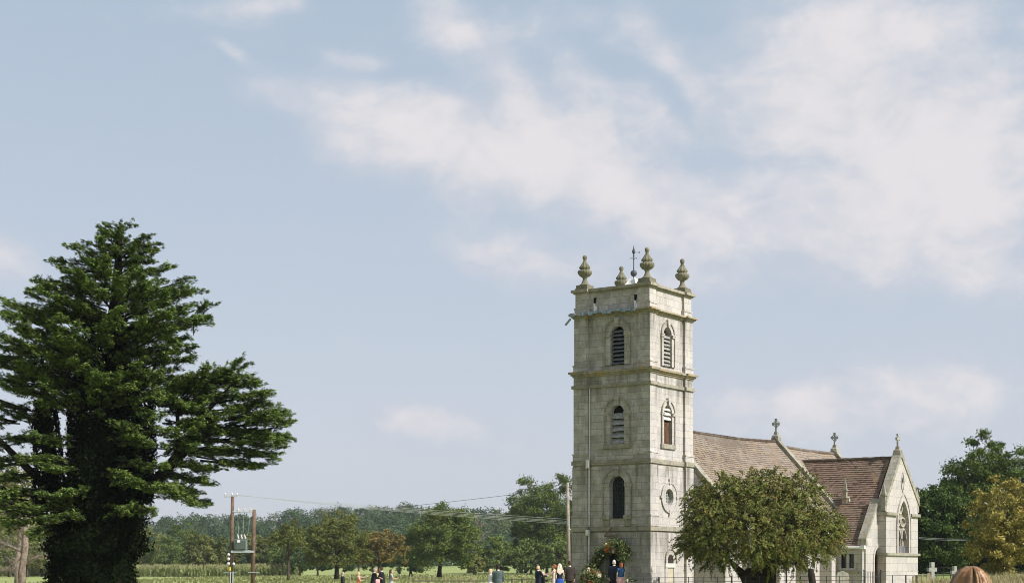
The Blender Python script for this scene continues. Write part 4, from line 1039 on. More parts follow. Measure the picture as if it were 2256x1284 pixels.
# ---- hawthorn in front of the nave: loose drooping sprays on a wide low crown
def thorn():
    Y = 79.0; s = Y / FPX; px0 = 1678; X0 = (px0 - CX) * s; gz_ = ground_z(X0, Y)
    root = empty('thorn_tree', (X0, Y, gz_), 0, 'spreading green and rust hawthorn tree standing in front of the church nave', 'tree')
    rs = np.random.RandomState(9)
    def W(px, py, dy=0.0): return np.array([(px - px0) * s, dy, EYE + (HY - py) * s - gz_])
    # rounded lobes: photo x, y, radius px, depth
    lobes = [(1680, 1110, 78, 0), (1600, 1110, 66, .3), (1760, 1115, 70, .2), (1560, 1150, 58, -.6), (1800, 1165, 56, -.4), (1640, 1165, 75, -1.4), (1730, 1170, 70, -1.3), (1570, 1195, 52, -1.0), (1660, 1205, 50, -1.8),
             (1740, 1205, 42, -1.2), (1822, 1190, 36, 0), (1530, 1185, 34, .4), (1590, 1085, 48, .2), (1700, 1072, 48, .1), (1770, 1080, 44, .5), (1545, 1100, 34, .6), (1640, 1080, 46, .8), (1660, 1130, 80, 1.6), (1760, 1150, 60, 1.6), (1580, 1150, 60, 1.4),
             (1600, 1225, 30, -.6), (1690, 1235, 34, -1.2), (1745, 1238, 22, -.8), (1795, 1215, 26, -.8), (1560, 1225, 26, -.2), (1835, 1160, 24, .3), (1518, 1205, 22, -.2)]
    Pp, Nn, Dd, Ss, Tt, Hh = [], [], [], [], [], []; cents = []
    twigs = MB()
    for (lx, ly, lr, dy) in lobes:
        c_ = W(lx, ly, dy); r_ = lr * s; cents.append((c_, r_))
        nsp = int(44 + 170 * (r_ ** 2) / 2.2)
        for k in range(nsp):
            d = rs.normal(size=3); d /= np.linalg.norm(d); d[2] = d[2] * .8 + .1
            p = c_ + d * r_ * rs.uniform(.35, .92) ** .8
            out_ = d + np.array([0, 0, .25]) + rs.normal(0, .3, 3); out_ /= np.linalg.norm(out_)
            L = rs.uniform(.35, .75); m_ = int(rs.uniform(26, 40)); t = rs.uniform(0, 1, m_) ** .8
            line = p + out_ * (L * t)[:, None] - np.array([0, 0, 1]) * (L * .5 * t ** 2)[:, None]
            Pp.append(line + rs.normal(0, .07, (m_, 3)) * (1.15 - t[:, None])); Nn.append(rs.normal(0, .5, (m_, 3)) + d * .8 + np.array([0, 0, .4])); Dd.append(out_ + rs.normal(0, .6, (m_, 3)))
            Ss.append(rs.uniform(.06, .115, m_)); Tt.append(np.clip(rs.normal(rs.uniform(.2, .8), .2, m_), 0, 1)); Hh.append(np.clip(rs.normal(rs.choice([0.05, .3, .75], p=[.6, .3, .1]), .15, m_), 0, 1))
            if k % 3 == 0: twigs.tube([p - out_ * .3, p + out_ * L * .5, p + out_ * L - np.array([0, 0, .5 * L])], [.014, .009, .004], 4)
    # long trailing sprays at the rim
    for (ax_, ay, bx_, by) in ((1545, 1180, 1500, 1190), (1550, 1195, 1498, 1208), (1540, 1170, 1510, 1150), (1530, 1150, 1512, 1128), (1560, 1080, 1548, 1052), (1600, 1060, 1590, 1035), (1650, 1050, 1655, 1030), (1700, 1045, 1712, 1030), (1750, 1050, 1760, 1036),
                           (1560, 1240, 1535, 1260), (1600, 1245, 1590, 1258), (1800, 1230, 1815, 1240), (1840, 1150, 1856, 1145), (1835, 1200, 1850, 1205), (1740, 1240, 1725, 1255), (1700, 1250, 1690, 1264), (1540, 1105, 1520, 1090), (1525, 1210, 1508, 1228)):
        for q_ in range(3):
            p0_, p1_ = W(ax_ + rs.uniform(-5, 5), ay, rs.uniform(-.6, .4)), W(bx_ + rs.uniform(-4, 4), by + rs.uniform(-4, 4), rs.uniform(-.8, .4)); m_ = 60
            t = rs.uniform(0, 1, m_); Pp.append(p0_ + (p1_ - p0_) * t[:, None] + rs.normal(0, .055, (m_, 3))); Nn.append(rs.normal(0, 1, (m_, 3)) + np.array([0, 0, .5])); Dd.append((p1_ - p0_) + rs.normal(0, .5, (m_, 3)))
            Ss.append(rs.uniform(.06, .11, m_)); Tt.append(rs.uniform(0, 1, m_)); Hh.append(rs.uniform(0, .5, m_)); twigs.tube([p0_, p1_], [.012, .004], 4)
    P_ = np.vstack(Pp); q = leaf_quads(rs, P_, np.vstack(Nn), np.concatenate(Ss), .62, np.vstack(Dd))
    link(np_mesh('crown', q, 4, np.concatenate(Tt), np.concatenate(Hh)), 'crown', 'thorn_leaf', root)
    mb = MB(); mb.v, mb.f, mb.t = twigs.v, twigs.f, twigs.t
    for a, r_ in (([W(1675, 1300), W(1678, 1262), W(1680, 1225), W(1672, 1170), W(1665, 1110)], [.62, .52, .45, .3, .12]), ([W(1690, 1300), W(1694, 1255), W(1705, 1215), W(1740, 1150), W(1765, 1100)], [.45, .36, .26, .18, .08]),
                  ([W(1658, 1300), W(1640, 1268), W(1615, 1242), W(1585, 1215), W(1555, 1175)], [.34, .24, .12, .09, .05]), ([W(1672, 1240), W(1640, 1200), W(1610, 1140), W(1595, 1100)], [.22, .18, .12, .06]), ([W(1690, 1235), W(1740, 1210), W(1790, 1180), W(1825, 1165)], [.18, .14, .09, .04]),
                  ([W(1662, 1288), W(1648, 1262), W(1650, 1250)], [.4, .38, .1])):
        mb.tube(a, r_, 10)
    mb.build('trunk', 'bark_dark', root, True)
    # dark burr on the left stem
thorn()

# ---- single trees across the park
tree('oak_tree', 'tall loose-crowned green oak rising behind the left edge of the tower', 1205, 345, 1040, 84, 1235, 'oak_leaf', 21, .36, 95, 420, 'bark_dark', .3, limbs=16, hollow=.15, cr=(.20, .34), warp=.3, low=-.95)
tree('oak_tree', 'dark green oak standing behind the pale dome-shaped bushes at the tower', 1158, 352, 1105, 40, 1240, 'oak_dark', 22, .36, 44, 420, 'bark_dark', .3, hollow=.2)
tree('maple_tree', 'big round olive and brown tree to the right of the slender park tree', 742, 260, 1128, 68, 1258, 'olive_leaf', 23, .30, 70, 330, 'bark_dark', .42, hue_p=.18, low=-.75)
tree('maple_tree', 'slender open park tree with yellow-green crown and forked pale trunk', 637, 240, 1145, 40, 1232, 'olive_leaf', 24, .24, 42, 150, 'bark', .22, hollow=.2, hue_p=.15, limbs=20, base_px=635, low=-.5)
tree('beech_tree', 'rusty brown crown between the olive tree and the dark green tree', 835, 272, 1166, 60, 1252, 'rust_leaf', 25, .28, 52, 300, 'bark', .34, hue_p=.35, low=-.8)
tree('lime_tree', 'broad dark green park tree with its lower boughs sweeping near the grass', 978, 285, 1114, 74, 1262, 'oak_leaf', 26, .32, 90, 330, 'bark_dark', .42, low=-.8, hue_p=.35, base_px=967)
tree('lime_tree', 'low shaded tree filling the gap left of the broad dark green park tree', 905, 310, 1175, 36, 1262, 'oak_dark', 27, .34, 34, 260, 'bark_dark', .3, low=-.9)
for i, (px, Y, tp, hf, mt, lb) in enumerate((
    (1095, 330, 1184, 44, 'shrub_leaf', 'pale green dome-shaped bush left of the pair by the tower'), (1170, 325, 1188, 42, 'shrub_leaf', 'pale green dome-shaped bush in the middle of the row by the tower'),
    (1228, 322, 1192, 36, 'shrub_leaf', 'pale green dome-shaped bush half hidden by the pale pole'), (1045, 320, 1222, 20, 'hedge_leaf', 'small yellow-green bush under the bare dead tree'))):
    tree('bush', lb, px, Y, tp, hf, 1264, mt, 40 + i, .34, 34, 330, 'bark', .3, 'dome-shaped bushes beside the tower', 'bush', low=-.85, hollow=.55, limbs=6, warp=.12)
mids = [  # photo x, distance, top, half width, material, label
 (318, 372, 1148, 44, 'hedge_leaf', 'pale olive tree just right of the ivy-clad cedar trunk'), (362, 360, 1186, 42, 'shrub_leaf', 'low green tree standing over the maize right of the cedar'),
 (400, 385, 1150, 34, 'shrub_leaf', 'green tree behind the hedgerow between cedar and poles'), (436, 365, 1172, 36, 'olive_leaf', 'golden olive tree in the hedgerow left of the poles'),
 (452, 356, 1200, 28, 'hedge_leaf', 'small tan bush at the maize edge left of the poles'), (502, 362, 1180, 34, 'olive_leaf', 'brown-olive bush just behind the left transformer pole'),
 (545, 366, 1176, 34, 'hedge_leaf', 'yellow-green bush between the two transformer poles'), (588, 362, 1180, 34, 'olive_leaf', 'olive bush at the right of the right transformer pole'),
 (470, 372, 1190, 30, 'shrub_leaf', 'green bush behind the maize between two olive bushes'), (615, 350, 1196, 26, 'shrub_leaf', 'green shrub behind the slender park tree'), (292, 365, 1196, 30, 'hedge_leaf', 'tan shrub at the edge of the cedar trunk'),
 (660, 345, 1200, 34, 'oak_dark', 'dark shrub in the shade between slender and round park trees'), (700, 335, 1222, 40, 'oak_dark', 'dark low thicket under the round olive tree'), (790, 345, 1210, 44, 'oak_dark', 'dark thicket behind the rusty brown crown'), (880, 350, 1195, 40, 'oak_dark', 'dark thicket right of the rusty brown crown'),
 (20, 330, 1150, 50, 'hedge_leaf', 'pale tan tree at the far left edge of the park'), (92, 345, 1160, 42, 'hedge_leaf', 'yellow-green tree left of the ivy trunk behind the maize'), (60, 325, 1206, 40, 'olive_leaf', 'low olive bush behind the bare-trunked tree'), (130, 340, 1200, 30, 'shrub_leaf', 'green bush just left of the ivy trunk')]
for i, (px, Y, tp, hf, mt, lb) in enumerate(mids):
    tree('hedgerow_tree', lb, px, Y, tp, hf, 1262, mt, 60 + i, .36, 26, 300, 'bark', .25, 'hedgerow trees behind the maize', 'tree', low=-.8, hollow=.5, limbs=6, warp=.2, hue_p=.14)
# right of the church
tree('oak_tree', 'great spreading green oak at the right edge of the photo', 2185, 160, 972, 118, 1215, 'oak_leaf', 31, .20, 120, 520, 'bark_dark', .55, hollow=.25, limbs=34, cr=(.15, .26), warp=.3, hue_p=.12)
tree('yew_tree', 'dark green rounded tree right beside the transept gable', 2060, 150, 1060, 72, 1285, 'oak_dark', 32, .22, 95, 420, 'bark_dark', .5, low=-.95, hue_p=.1)
tree('ash_tree', 'golden yellow-green tree in front of the great oak', 2218, 118, 1062, 90, 1275, 'gold_leaf', 33, .17, 90, 380, 'bark', .35, hollow=.25, cr=(.18, .30), hue_p=.5, low=-.95)
for i, (px, Y, tp, hf, lb) in enumerate(((2010, 172, 1120, 60, 'dark holly behind the wooden posts right of the church'), (2110, 168, 1160, 70, 'dark holly standing behind the stone crosses'), (2200, 164, 1170, 76, 'dark holly in the shade below the golden tree'), (2290, 160, 1140, 80, 'dark holly at the right edge below the great oak'))):
    tree('holly_tree', lb, px, Y, tp, hf, 1268, 'oak_dark', 90 + i, .24, 60, 380, 'bark_dark', .3, 'dark hollies behind the churchyard', 'tree', low=-.95, hollow=.5, limbs=5, hue_p=.08)

# ---- dead tree and bare left tree
def bare(name, label, base, spec, mat, rsd, twig_n, twig_len, group=None):
    root = empty(name, base, 0, label, 'tree'); mb = MB(); rs = np.random.RandomState(rsd)
    tips = []
    for pts, r0, r1 in spec:
        mb.tube([Vector(p) for p in pts], [r0 + (r1 - r0) * k / (len(pts) - 1) for k in range(len(pts))], 8); tips.append(pts)
    mb.build('trunk', mat, root, True); tw = MB()
    for k in range(twig_n):
        pts = tips[rs.randint(len(tips))]; j = rs.randint(1, len(pts)); a, b_ = Vector(pts[j - 1]), Vector(pts[j]); p = a.lerp(b_, rs.uniform(.2, 1))
        d = ((b_ - a).normalized() + Vector(rs.normal(0, .6, 3))).normalized(); L = twig_len * rs.uniform(.4, 1)
        e_ = p + d * L; tw.tube([p, p.lerp(e_, .5) + Vector(rs.normal(0, .06, 3)) * L, e_], [.016 * twig_len, .010 * twig_len, .004], 4)
        for q_ in range(3):
            p2 = p.lerp(e_, rs.uniform(.3, 1)); tw.tube([p2, p2 + (d + Vector(rs.normal(0, .7, 3))).normalized() * L * .45], [.008 * twig_len, .003], 3)
    tw.build('twigs', 'dead_twig', root); return root
Yd = 336; sd_ = Yd / FPX; dg = ground_z((1047 - CX) * sd_, Yd)
def D(px, py, dy=0): return ((px - 1047) * sd_, dy, EYE + (HY - py) * sd_ - dg)
bare('dead_tree', 'bare pale dead tree beside the broad dark green park tree', ((1047 - CX) * sd_, Yd, dg),
     [([D(1047, 1262), D(1048, 1215), D(1046, 1185)], .35, .22), ([D(1046, 1190), D(1040, 1165), D(1036, 1145)], .16, .05), ([D(1047, 1190), D(1055, 1168), D(1066, 1150)], .14, .04), ([D(1047, 1200), D(1060, 1185), D(1070, 1172)], .12, .04), ([D(1046, 1185), D(1050, 1162), D(1054, 1142)], .12, .04)], 'dead_twig', 5, 90, 2.0)
Yb = 98; sb = Yb / FPX; bg_ = ground_z((50 - CX) * sb, Yb)
def B(px, py, dy=0): return ((px - 50) * sb, dy, EYE + (HY - py) * sb - bg_)
bare('bare_tree', 'pale trunk of a half dead tree at the far left, in front of the maize', ((50 - CX) * sb, Yb, bg_),
     [([B(48, 1320), B(48, 1260), B(56, 1200), B(58, 1130)], .26, .17), ([B(60, 1245), B(72, 1228), B(96, 1222)], .10, .04), ([B(50, 1215), B(28, 1205), B(-5, 1190)], .10, .04), ([B(56, 1190), B(45, 1160), B(20, 1130)], .14, .04), ([B(45, 1230), B(30, 1240), B(5, 1262)], .08, .03)], 'bark_pale', 6, 150, 1.2)
# small clouds of leaf on the left edge beyond the cedar
tree('larch_tree', 'thin straw-coloured tree behind the left boughs of the cedar', 40, 120, 1000, 70, 1225, 'hedge_leaf', 111, .16, 60, 140, 'bark_pale', .3, hollow=.1, limbs=14, hue_p=.6)

# ---- far wood on the rise
def wood():
    rs = np.random.RandomState(77); sky_ = [(-200, 1150), (0, 1145), (290, 1142), (350, 1136), (400, 1130), (440, 1131), (500, 1128), (560, 1131), (600, 1140), (615, 1126), (660, 1118), (720, 1111), (800, 1114), (870, 1108), (895, 1106), (925, 1112), (1000, 1115), (1060, 1116), (1120, 1124), (1250, 1122), (1500, 1124), (2000, 1128), (2500, 1128)]
    Pp, Nn, Tt, Hh = [], [], [], []
    px = -150.0
    while px < 2450:
        top = np.interp(px, [a for a, _ in sky_], [b_ for _, b_ in sky_])
        for row in range(5):
            Y = 760 - row * 42 + rs.uniform(-12, 12); s = Y / FPX; r_ = rs.uniform(5.5, 8.5)
            zt = EYE + (HY - (top + rs.uniform(0, 5) + row * rs.uniform(18, 26))) * s
            x = (px + rs.uniform(-14, 14) - CX) * s; hid = px > 1330 and px < 2000
            n_ = 120 if hid else 1700
            d = unit(rs.normal(size=(n_, 3)) + np.array([0, 0, .35])); rad = rs.uniform(.72, 1.0, (n_, 1))
            lump = 1 + .18 * np.array([noise.noise(Vector((v[0] * 2.5 + px, v[1] * 2.5, v[2] * 2.5 + row))) for v in d])[:, None] * 2
            Pp.append(np.array([x, Y, zt - r_ * 1.1]) + d * rad * lump * np.array([r_, r_, r_ * 1.1])); Nn.append(unit(d + rs.normal(0, .5, (n_, 3))))
            Tt.append(np.clip(rs.normal(rs.uniform(.2, .8), .2, n_), 0, 1)); Hh.append(np.clip(rs.normal(rs.choice([.05, .2, .7], p=[.6, .3, .1]), .1, n_), 0, 1))
        px += 24 if not (1330 < px < 2000) else 45
    P_ = np.vstack(Pp); q = leaf_quads(rs, P_, np.vstack(Nn), rs.uniform(.5, .95, len(P_)), .8)
    o_ = link(np_mesh('woodland', q, 4, np.concatenate(Tt), np.concatenate(Hh)), 'woodland', 'wood_leaf')
    tag(o_, 'far blue-green wood covering the rise along the horizon', 'woodland', kind='stuff')
wood()

# ---- maize strip, dry grass
def blades(name, mat, label, cat, n, xr, yr, h, wd, per, seed, droop=.35, heads=0, zfn=ground_z, mask=None):
    rs = np.random.RandomState(seed); Q, T, H = [], [], []
    for k in range(n):
        x, y = rs.uniform(*xr), rs.uniform(*yr)
        if mask and not mask(x, y, rs): continue
        z = zfn(x, y); hh = h * rs.uniform(.75, 1.15); tone = rs.uniform(0, 1)
        for j in range(per):
            a = rs.uniform(0, 2 * math.pi); d = np.array([math.cos(a), math.sin(a), 0]); sd_v = np.array([-d[1], d[0], 0]) * wd
            z0 = z + hh * (0 if heads == 0 and per > 6 else rs.uniform(0, .7)); L = hh * rs.uniform(.3, .55) if per <= 6 else hh
            p0_ = np.array([x, y, z0]) + rs.normal(0, .05, 3) * [1, 1, 0]; p1_ = p0_ + d * L * droop * .5 + np.array([0, 0, L * .6]); p2_ = p0_ + d * L * droop * 1.3 + np.array([0, 0, L * .72 if per <= 6 else L])
            Q += [p0_ - sd_v * .5, p0_ + sd_v * .5, p1_ + sd_v, p1_ - sd_v, p1_ - sd_v, p1_ + sd_v, p2_ + sd_v * .15, p2_ - sd_v * .15]
            T += [tone] * 2; H += [rs.uniform(0, .35)] * 2
        if heads:
            p = np.array([x, y, z + hh * .86]); sdv = np.array([wd * .9, 0, 0]); Q += [p - sdv, p + sdv, p + sdv * .3 + np.array([0, 0, hh * .2]), p - sdv * .3 + np.array([0, 0, hh * .2])]; T.append(tone); H.append(1.0)
    Q = np.array(Q); o_ = link(np_mesh(name, Q, 4, np.array(T), np.array(H)), name, mat)
    return tag(o_, label, cat, kind='stuff')
blades('maize', 'maize_leaf', 'band of green maize with pale tassels running across the field', 'maize crop', 5200, (-125, -46), (345, 362), 2.35, .075, 6, 3, .5, 1)
blades('dry_grass', 'dry_grass', 'tall straw-coloured grass on the bank at the lower right corner', 'grass', 5200, (17.5, 30), (56, 72), .95, .012, 7, 4, .25, 0, lambda x, y: ground_z(x, y) + .25 * sm(17, 22, x))
blades('meadow_grass', 'green_blade', 'uneven meadow grass in the park beyond the fence', 'grass', 5000, (-60, 30), (190, 330), .30, .03, 7, 5, .4)

# ------------------------------------------------------------ poles and wires
def HP(px, py, Y=125.0, dy=0.0): return at(px, Y + dy, None, py)
Yp = 125.0; sp_ = Yp / FPX
def pole_thing(name, label, px, Y, top, foot_px, r0, r1, mat, cat='utility pole'):
    b_ = at(foot_px, Y, 0); b_.z = ground_z(b_.x, Y) - .1; t = at(px, Y, None, top)
    root = empty(name, b_, 0, label, cat); mb = MB(); mb.tube([(0, 0, 0), tuple((t - b_) * .5), tuple(t - b_)], [r0, (r0 + r1) / 2, r1], 12)
    mb.build('pole', mat, root, True); return root, b_
hl, bl = pole_thing('transformer_pole', 'tall dark left pole of the transformer pair, topped by a crossarm', 512.5, Yp, 1093, 509, .17, .125, 'pole_wood')
def loc(p, b_): return tuple(Vector(p) - b_)
mb = MB(); a, c_ = loc(HP(495, 1094), bl), loc(HP(523, 1092), bl); mb.hexa([(a[0], -.06, a[2] - .06), (c_[0], -.06, c_[2] - .06), (c_[0], .06, c_[2] - .06), (a[0], .06, a[2] - .06), (a[0], -.06, a[2] + .05), (c_[0], -.06, c_[2] + .05), (c_[0], .06, c_[2] + .05), (a[0], .06, a[2] + .05)])
mb.build('crossarm', 'galvanised', hl)
for px in (495.5, 511, 522):
    p = loc(HP(px, 1091), bl); mb = MB(); mb.lathe(p[0], p[1], [(.03, p[2] - .02), (.03, p[2] + .04), (.07, p[2] + .05), (.06, p[2] + .09), (.08, p[2] + .11), (.05, p[2] + .17), (.02, p[2] + .20)], 10); mb.build('insulator', 'ceramic', hl)
for k, (px, py) in enumerate(((504.5, 1221), (504, 1230.5), (504, 1241), (515, 1241.5))):
    p = loc(HP(px, py), bl); mb = MB(); mb.sphere((p[0], -.14, p[2]), .125, 10, (1, .7, 1)); mb.build('bell_insulator', 'ceramic', hl, True)
mb = MB(); p = loc(HP(506.5, 1252), bl); mb.lathe(p[0] + .04, 0, [(.175, p[2] - .14), (.175, p[2] + .14)], 12); mb.build('warning_band', 'yellow_band', hl)
for px in (508.5, 514): mb = MB(); a, c_ = loc(HP(px, 1258), bl), loc(HP(px - 1, 1310), bl); mb.tube([(a[0], -.19, a[2]), (c_[0], -.19, c_[2])], .045, 8); mb.build('cable_guard', 'galvanised', hl)
mb = MB(); mb.tube([(loc(HP(509, 1184), bl)[0], -.17, loc(HP(509, 1184), bl)[2]), (loc(HP(515, 1205), bl)[0], -.19, loc(HP(513, 1215), bl)[2]), (loc(HP(513, 1258), bl)[0], -.19, loc(HP(513, 1258), bl)[2])], .03, 6); mb.build('cable', 'iron', hl)
mb = MB(); a, c_ = loc(HP(493, 1261), bl), loc(HP(523, 1261), bl); mb.tube([(a[0], -.17, a[2]), (c_[0], -.17, c_[2])], .03, 6); mb.build('anti_climb_bar', 'galvanised', hl)
hr, br_ = pole_thing('transformer_pole', 'shorter reddish right pole of the transformer pair', 560, Yp, 1122, 556.5, .17, .135, 'pole_wood')
mb = MB(); a, c_ = loc(HP(548, 1260), br_), loc(HP(572, 1260), br_); mb.tube([(a[0], -.18, a[2]), (c_[0], -.18, c_[2])], .03, 6); mb.build('anti_climb_bar', 'galvanised', hr)
tp0 = HP(535, 1214); plat = empty('transformer_platform', tp0, 0, 'pale steel beam platform spanning the two transformer poles', 'platform')
x0, x1 = HP(510, 1214).x - tp0.x, HP(561, 1214).x - tp0.x
for yy in (-.26, .20): mb = MB(); mb.box(x0, x1, yy, yy + .06, -.09, .07); mb.build('beam', 'galvanised', plat)
mb = MB(); mb.box(x0 + .3, x1 - .3, -.2, .2, .07, .09); mb.build('deck', 'galvanised', plat)
tr = empty('transformer', HP(532, 1213.5) + Vector((0, 0, .10)), 0, 'grey finned transformer with three bushings on the steel platform between the poles', 'transformer')
mb = MB(); mb.box(-.42, .42, -.26, .26, .04, .82); mb.box(-.46, .46, -.30, .30, .80, .86); mb.build('tank', 'transformer_grey', tr)
mb = MB()
for k in range(14): x = -.36 + k * .056; mb.box(x, x + .022, -.40, -.262, .10, .74)
for k in range(6): y = -.22 + k * .08; mb.box(-.56, -.422, y, y + .022, .10, .74)
mb.build('cooling_fins', 'transformer_grey', tr)
mb = MB(); mb.box(-.26, -.04, -.43, -.405, .56, .78); mb.build('warning_plate', 'white_paint', tr)
for k in range(3):
    x = -.22 + k * .26; mb = MB(); mb.lathe(0, 0, [(.07, 0), (.05, .04), (.075, .08), (.045, .12), (.07, .16), (.04, .20), (.06, .24), (.03, .28), (.02, .36)], 10)
    o_ = mb.build('bushing', 'ceramic', tr, True); o_.location = (x, 0, .86); o_.rotation_euler = (0, R(-14), 0)
arm = empty('switch_crossarm', HP(536, 1127), 0, 'pale bar with switch insulators joining the tops of the transformer poles', 'crossarm')
x0, x1 = HP(512, 1127).x - arm.location.x, HP(557, 1127).x - arm.location.x
mb = MB(); mb.tube([(x0, -.12, 0), (x1, -.12, .02)], .045, 6); mb.build('bar', 'galvanised', arm)
for px, h in ((524, 1122), (538.5, 1118), (552, 1118)):
    x = HP(px, 1127).x - arm.location.x; mb = MB(); mb.tube([(x - .08, -.12, .0), (x + .02, -.14, .16), (x + .08, -.12, .30)], [.05, .07, .05], 8); mb.tube([(x + .08, -.12, .3), (x + .16, -.12, .04)], .02, 5); mb.build('insulator', 'ceramic', arm)
def wire(name, label, pts, r, mat='wire', sag=.3, group=None):
    a, b_ = Vector(pts[0]), Vector(pts[1]); mb = MB(); n_ = 24
    mb.tube([a.lerp(b_, k / n_) - Vector((0, 0, 4 * sag * (k / n_) * (1 - k / n_))) for k in range(n_ + 1)], r, 5)
    return tag(mb.build(name, mat), label, 'wire', group)
for k, (p0_, p1_) in enumerate((((524, 1128), (526, 1181)), ((538, 1128), (535, 1180)), ((553, 1128), (545, 1180)))):
    a, b_ = HP(*p0_), HP(*p1_); a.y -= .12; wire('jumper_wire', 'thin vertical wire between the switch bar and the transformer', (a, b_), .012, 'galvanised', .02, 'wires dropping to the transformer')
Yw = 100.0
pw, bw = pole_thing('utility_pole', 'pale wooden pole standing just left of the church tower', 1250.5, Yw, 1062, 1254, .13, .085, 'pole_pale')
mb = MB(); p = loc(HP(1252, 1146, Yw), bw); mb.box(p[0] - .05, p[0] + .05, -.14, .14, p[2] - .35, p[2] + .1); mb.tube([(p[0] + .18, 0, p[2] - .6), (p[0] + .02, 0, p[2] - .45)], .04, 6); mb.build('bracket', 'galvanised', pw)
mb = MB(); p0l = loc(HP(1258, 1185, Yw), bw); mb.tube([(.17, .05, .1), (.14, .02, p0l[2])], .05, 6); mb.build('cable_duct', 'bark_dark', pw)
for k, (ya, yb) in enumerate(((1092, 1143), (1092.5, 1147.5), (1093, 1150), (1092, 1153))):
    a = HP((495.5, 511, 522, 522)[k], ya - 3); b_ = HP(1250, yb, Yw); wire('power_line', ('topmost of the', 'second of the', 'third of the', 'lowest of the')[k] + ' four pale wires running from the poles to the pale pole', (a, b_), .008, 'wire', .05 + .04 * k, 'power lines across the park')
wire('telephone_line', 'thin dark wire descending leftwards from the oak above the far wood', (HP(1262, 1072, 97), HP(300, 1150, 150)), .012, 'iron', .5)
for k in range(2): wire('cable', ('upper', 'lower')[k] + ' pale cable leaving the transept wall towards the golden tree', (HP(2024, 1183 + 2.5 * k, 103), HP(2140, 1186 + 3 * k, 118)), .006, 'galvanised', .05, 'cables right of the church')

# ------------------------------------------------------------ railings, fences, crosses
def railing(name, label, P0, P1, h, nposts, rails, mat='iron', rr=.014, pr=.022, group=None):
    """continuous metal rail fence following the ground"""
    P0, P1 = Vector(P0), Vector(P1); root = empty(name, (P0.x, P0.y, ground_z(P0.x, P0.y)), 0, label, 'fence', group)
    def q_(t, z): p = P0.lerp(P1, t); return (p.x - P0.x, p.y - P0.y, ground_z(p.x, p.y) - root.location.z + z)
    for k in range(nposts):
        t = k / (nposts - 1); mb = MB(); r_ = pr * (1.8 if k % 5 == 2 else 1); mb.tube([q_(t, -.1), q_(t, h + .03)], r_, 6); mb.build('post', mat, root)
    for z in rails:
        mb = MB(); mb.tube([q_(t / 16, z) for t in range(17)], rr, 6); mb.build('rail', mat, root)
    return root
railing('park_railing', 'dark estate railing running in front of the church and thorn tree', at(1385, 74, 0), at(1905, 82, 0), .98, 18, (.98, .78, .56, .34))
railing('park_railing', 'dark estate railing from the iron gate to the wooden posts', at(1936, 84, 0), at(2024, 88, 0), 1.0, 4, (1.0, .55))
railing('park_railing', 'dark estate railing left of the wedding guests in the middle', at(905, 62, 0), at(1072, 62, 0), .95, 7, (1.12, .84, .5), rr=.018)
railing('park_railing', 'dark estate railing behind the couple and the greeting guests', at(1105, 78, 0), at(1236, 82, 0), .85, 7, (.85, .62, .35), rr=.016)
railing('park_railing', 'dark railing behind the two stone crosses', at(2064, 112, 0), at(2110, 112, 0), .75, 4, (.75, .4))
gate = empty('iron_gate', at(1905, 82, ground_z(24, 82)), math.atan2(2.2, 1.2) * .3, 'dark iron gate of upright bars before the small vestry door', 'gate')
mb = MB(); L_ = .86
for k in range(9): x = .04 + k * .10; mb.tube([(x, 0, .05), (x, 0, 1.16)], .013, 6); mb.lathe(x, 0, [(.022, 1.16), (.01, 1.2), (.002, 1.23)], 6)
mb.build('bars', 'iron', gate)
for x in (-.04, .92): mb = MB(); mb.tube([(x, 0, -.1), (x, 0, 1.24)], .035, 8); mb.sphere((x, 0, 1.27), .045, 6); mb.build('gate_post', 'iron', gate)
for z in (.95, .2): mb = MB(); mb.tube([(-.04, 0, z), (.92, 0, z)], .016, 6); mb.build('rail', 'iron', gate)
def stone_cross(label, px, Y, top, half, wd, name='grave_cross'):
    b_ = at(px, Y, 0); b_.z = ground_z(b_.x, Y) - .05; zt = EYE + (HY - top) * Y / FPX - b_.z
    root = empty(name, b_, R(24), label, 'grave cross', 'stone crosses in the churchyard'); mb = MB(); ya = zt - wd * 1.9
    outl = [(-wd * .62, .25), (wd * .62, .25), (wd * .5, ya - wd * .5), (half, ya - wd * .5), (half, ya + wd * .5), (wd * .5, ya + wd * .5), (wd * .5, zt), (-wd * .5, zt), (-wd * .5, ya + wd * .5), (-half, ya + wd * .5), (-half, ya - wd * .5), (-wd * .5, ya - wd * .5)]
    slab(mb, lambda u, v, d: (u, -d, v), outl, -.09, .09); mb.build('cross', 'stone_cross', root)
    mb = MB(); mb.box(-.34, .34, -.25, .25, 0, .14); mb.box(-.25, .25, -.18, .18, .14, .27); mb.build('base', 'stone_cope', root)
stone_cross('taller pale stone cross by the wooden posts right of the church', 2053, 80, 1237.5, .24, .19)
stone_cross('smaller stone cross half hidden behind the woman\'s auburn hair', 2103, 86, 1246, .23, .17)
b_ = at(1855, 86, 0); b_.z = ground_z(b_.x, 86); mb = MB()
slab(mb, lambda u, v, d: (u, -d + .06 * v, v), [(-.36, -.1), (.36, -.1), (.36, 1.0), (.30, 1.15), (.16, 1.18), (0, 1.26), (-.16, 1.18), (-.30, 1.15), (-.36, 1.0)], -.06, .06)
o_ = mb.build('headstone', 'stone_cope'); o_.location = b_; o_.rotation_euler = (0, R(3), R(15)); tag(o_, 'worn shouldered headstone in front of the two-light vestry window', 'headstone')
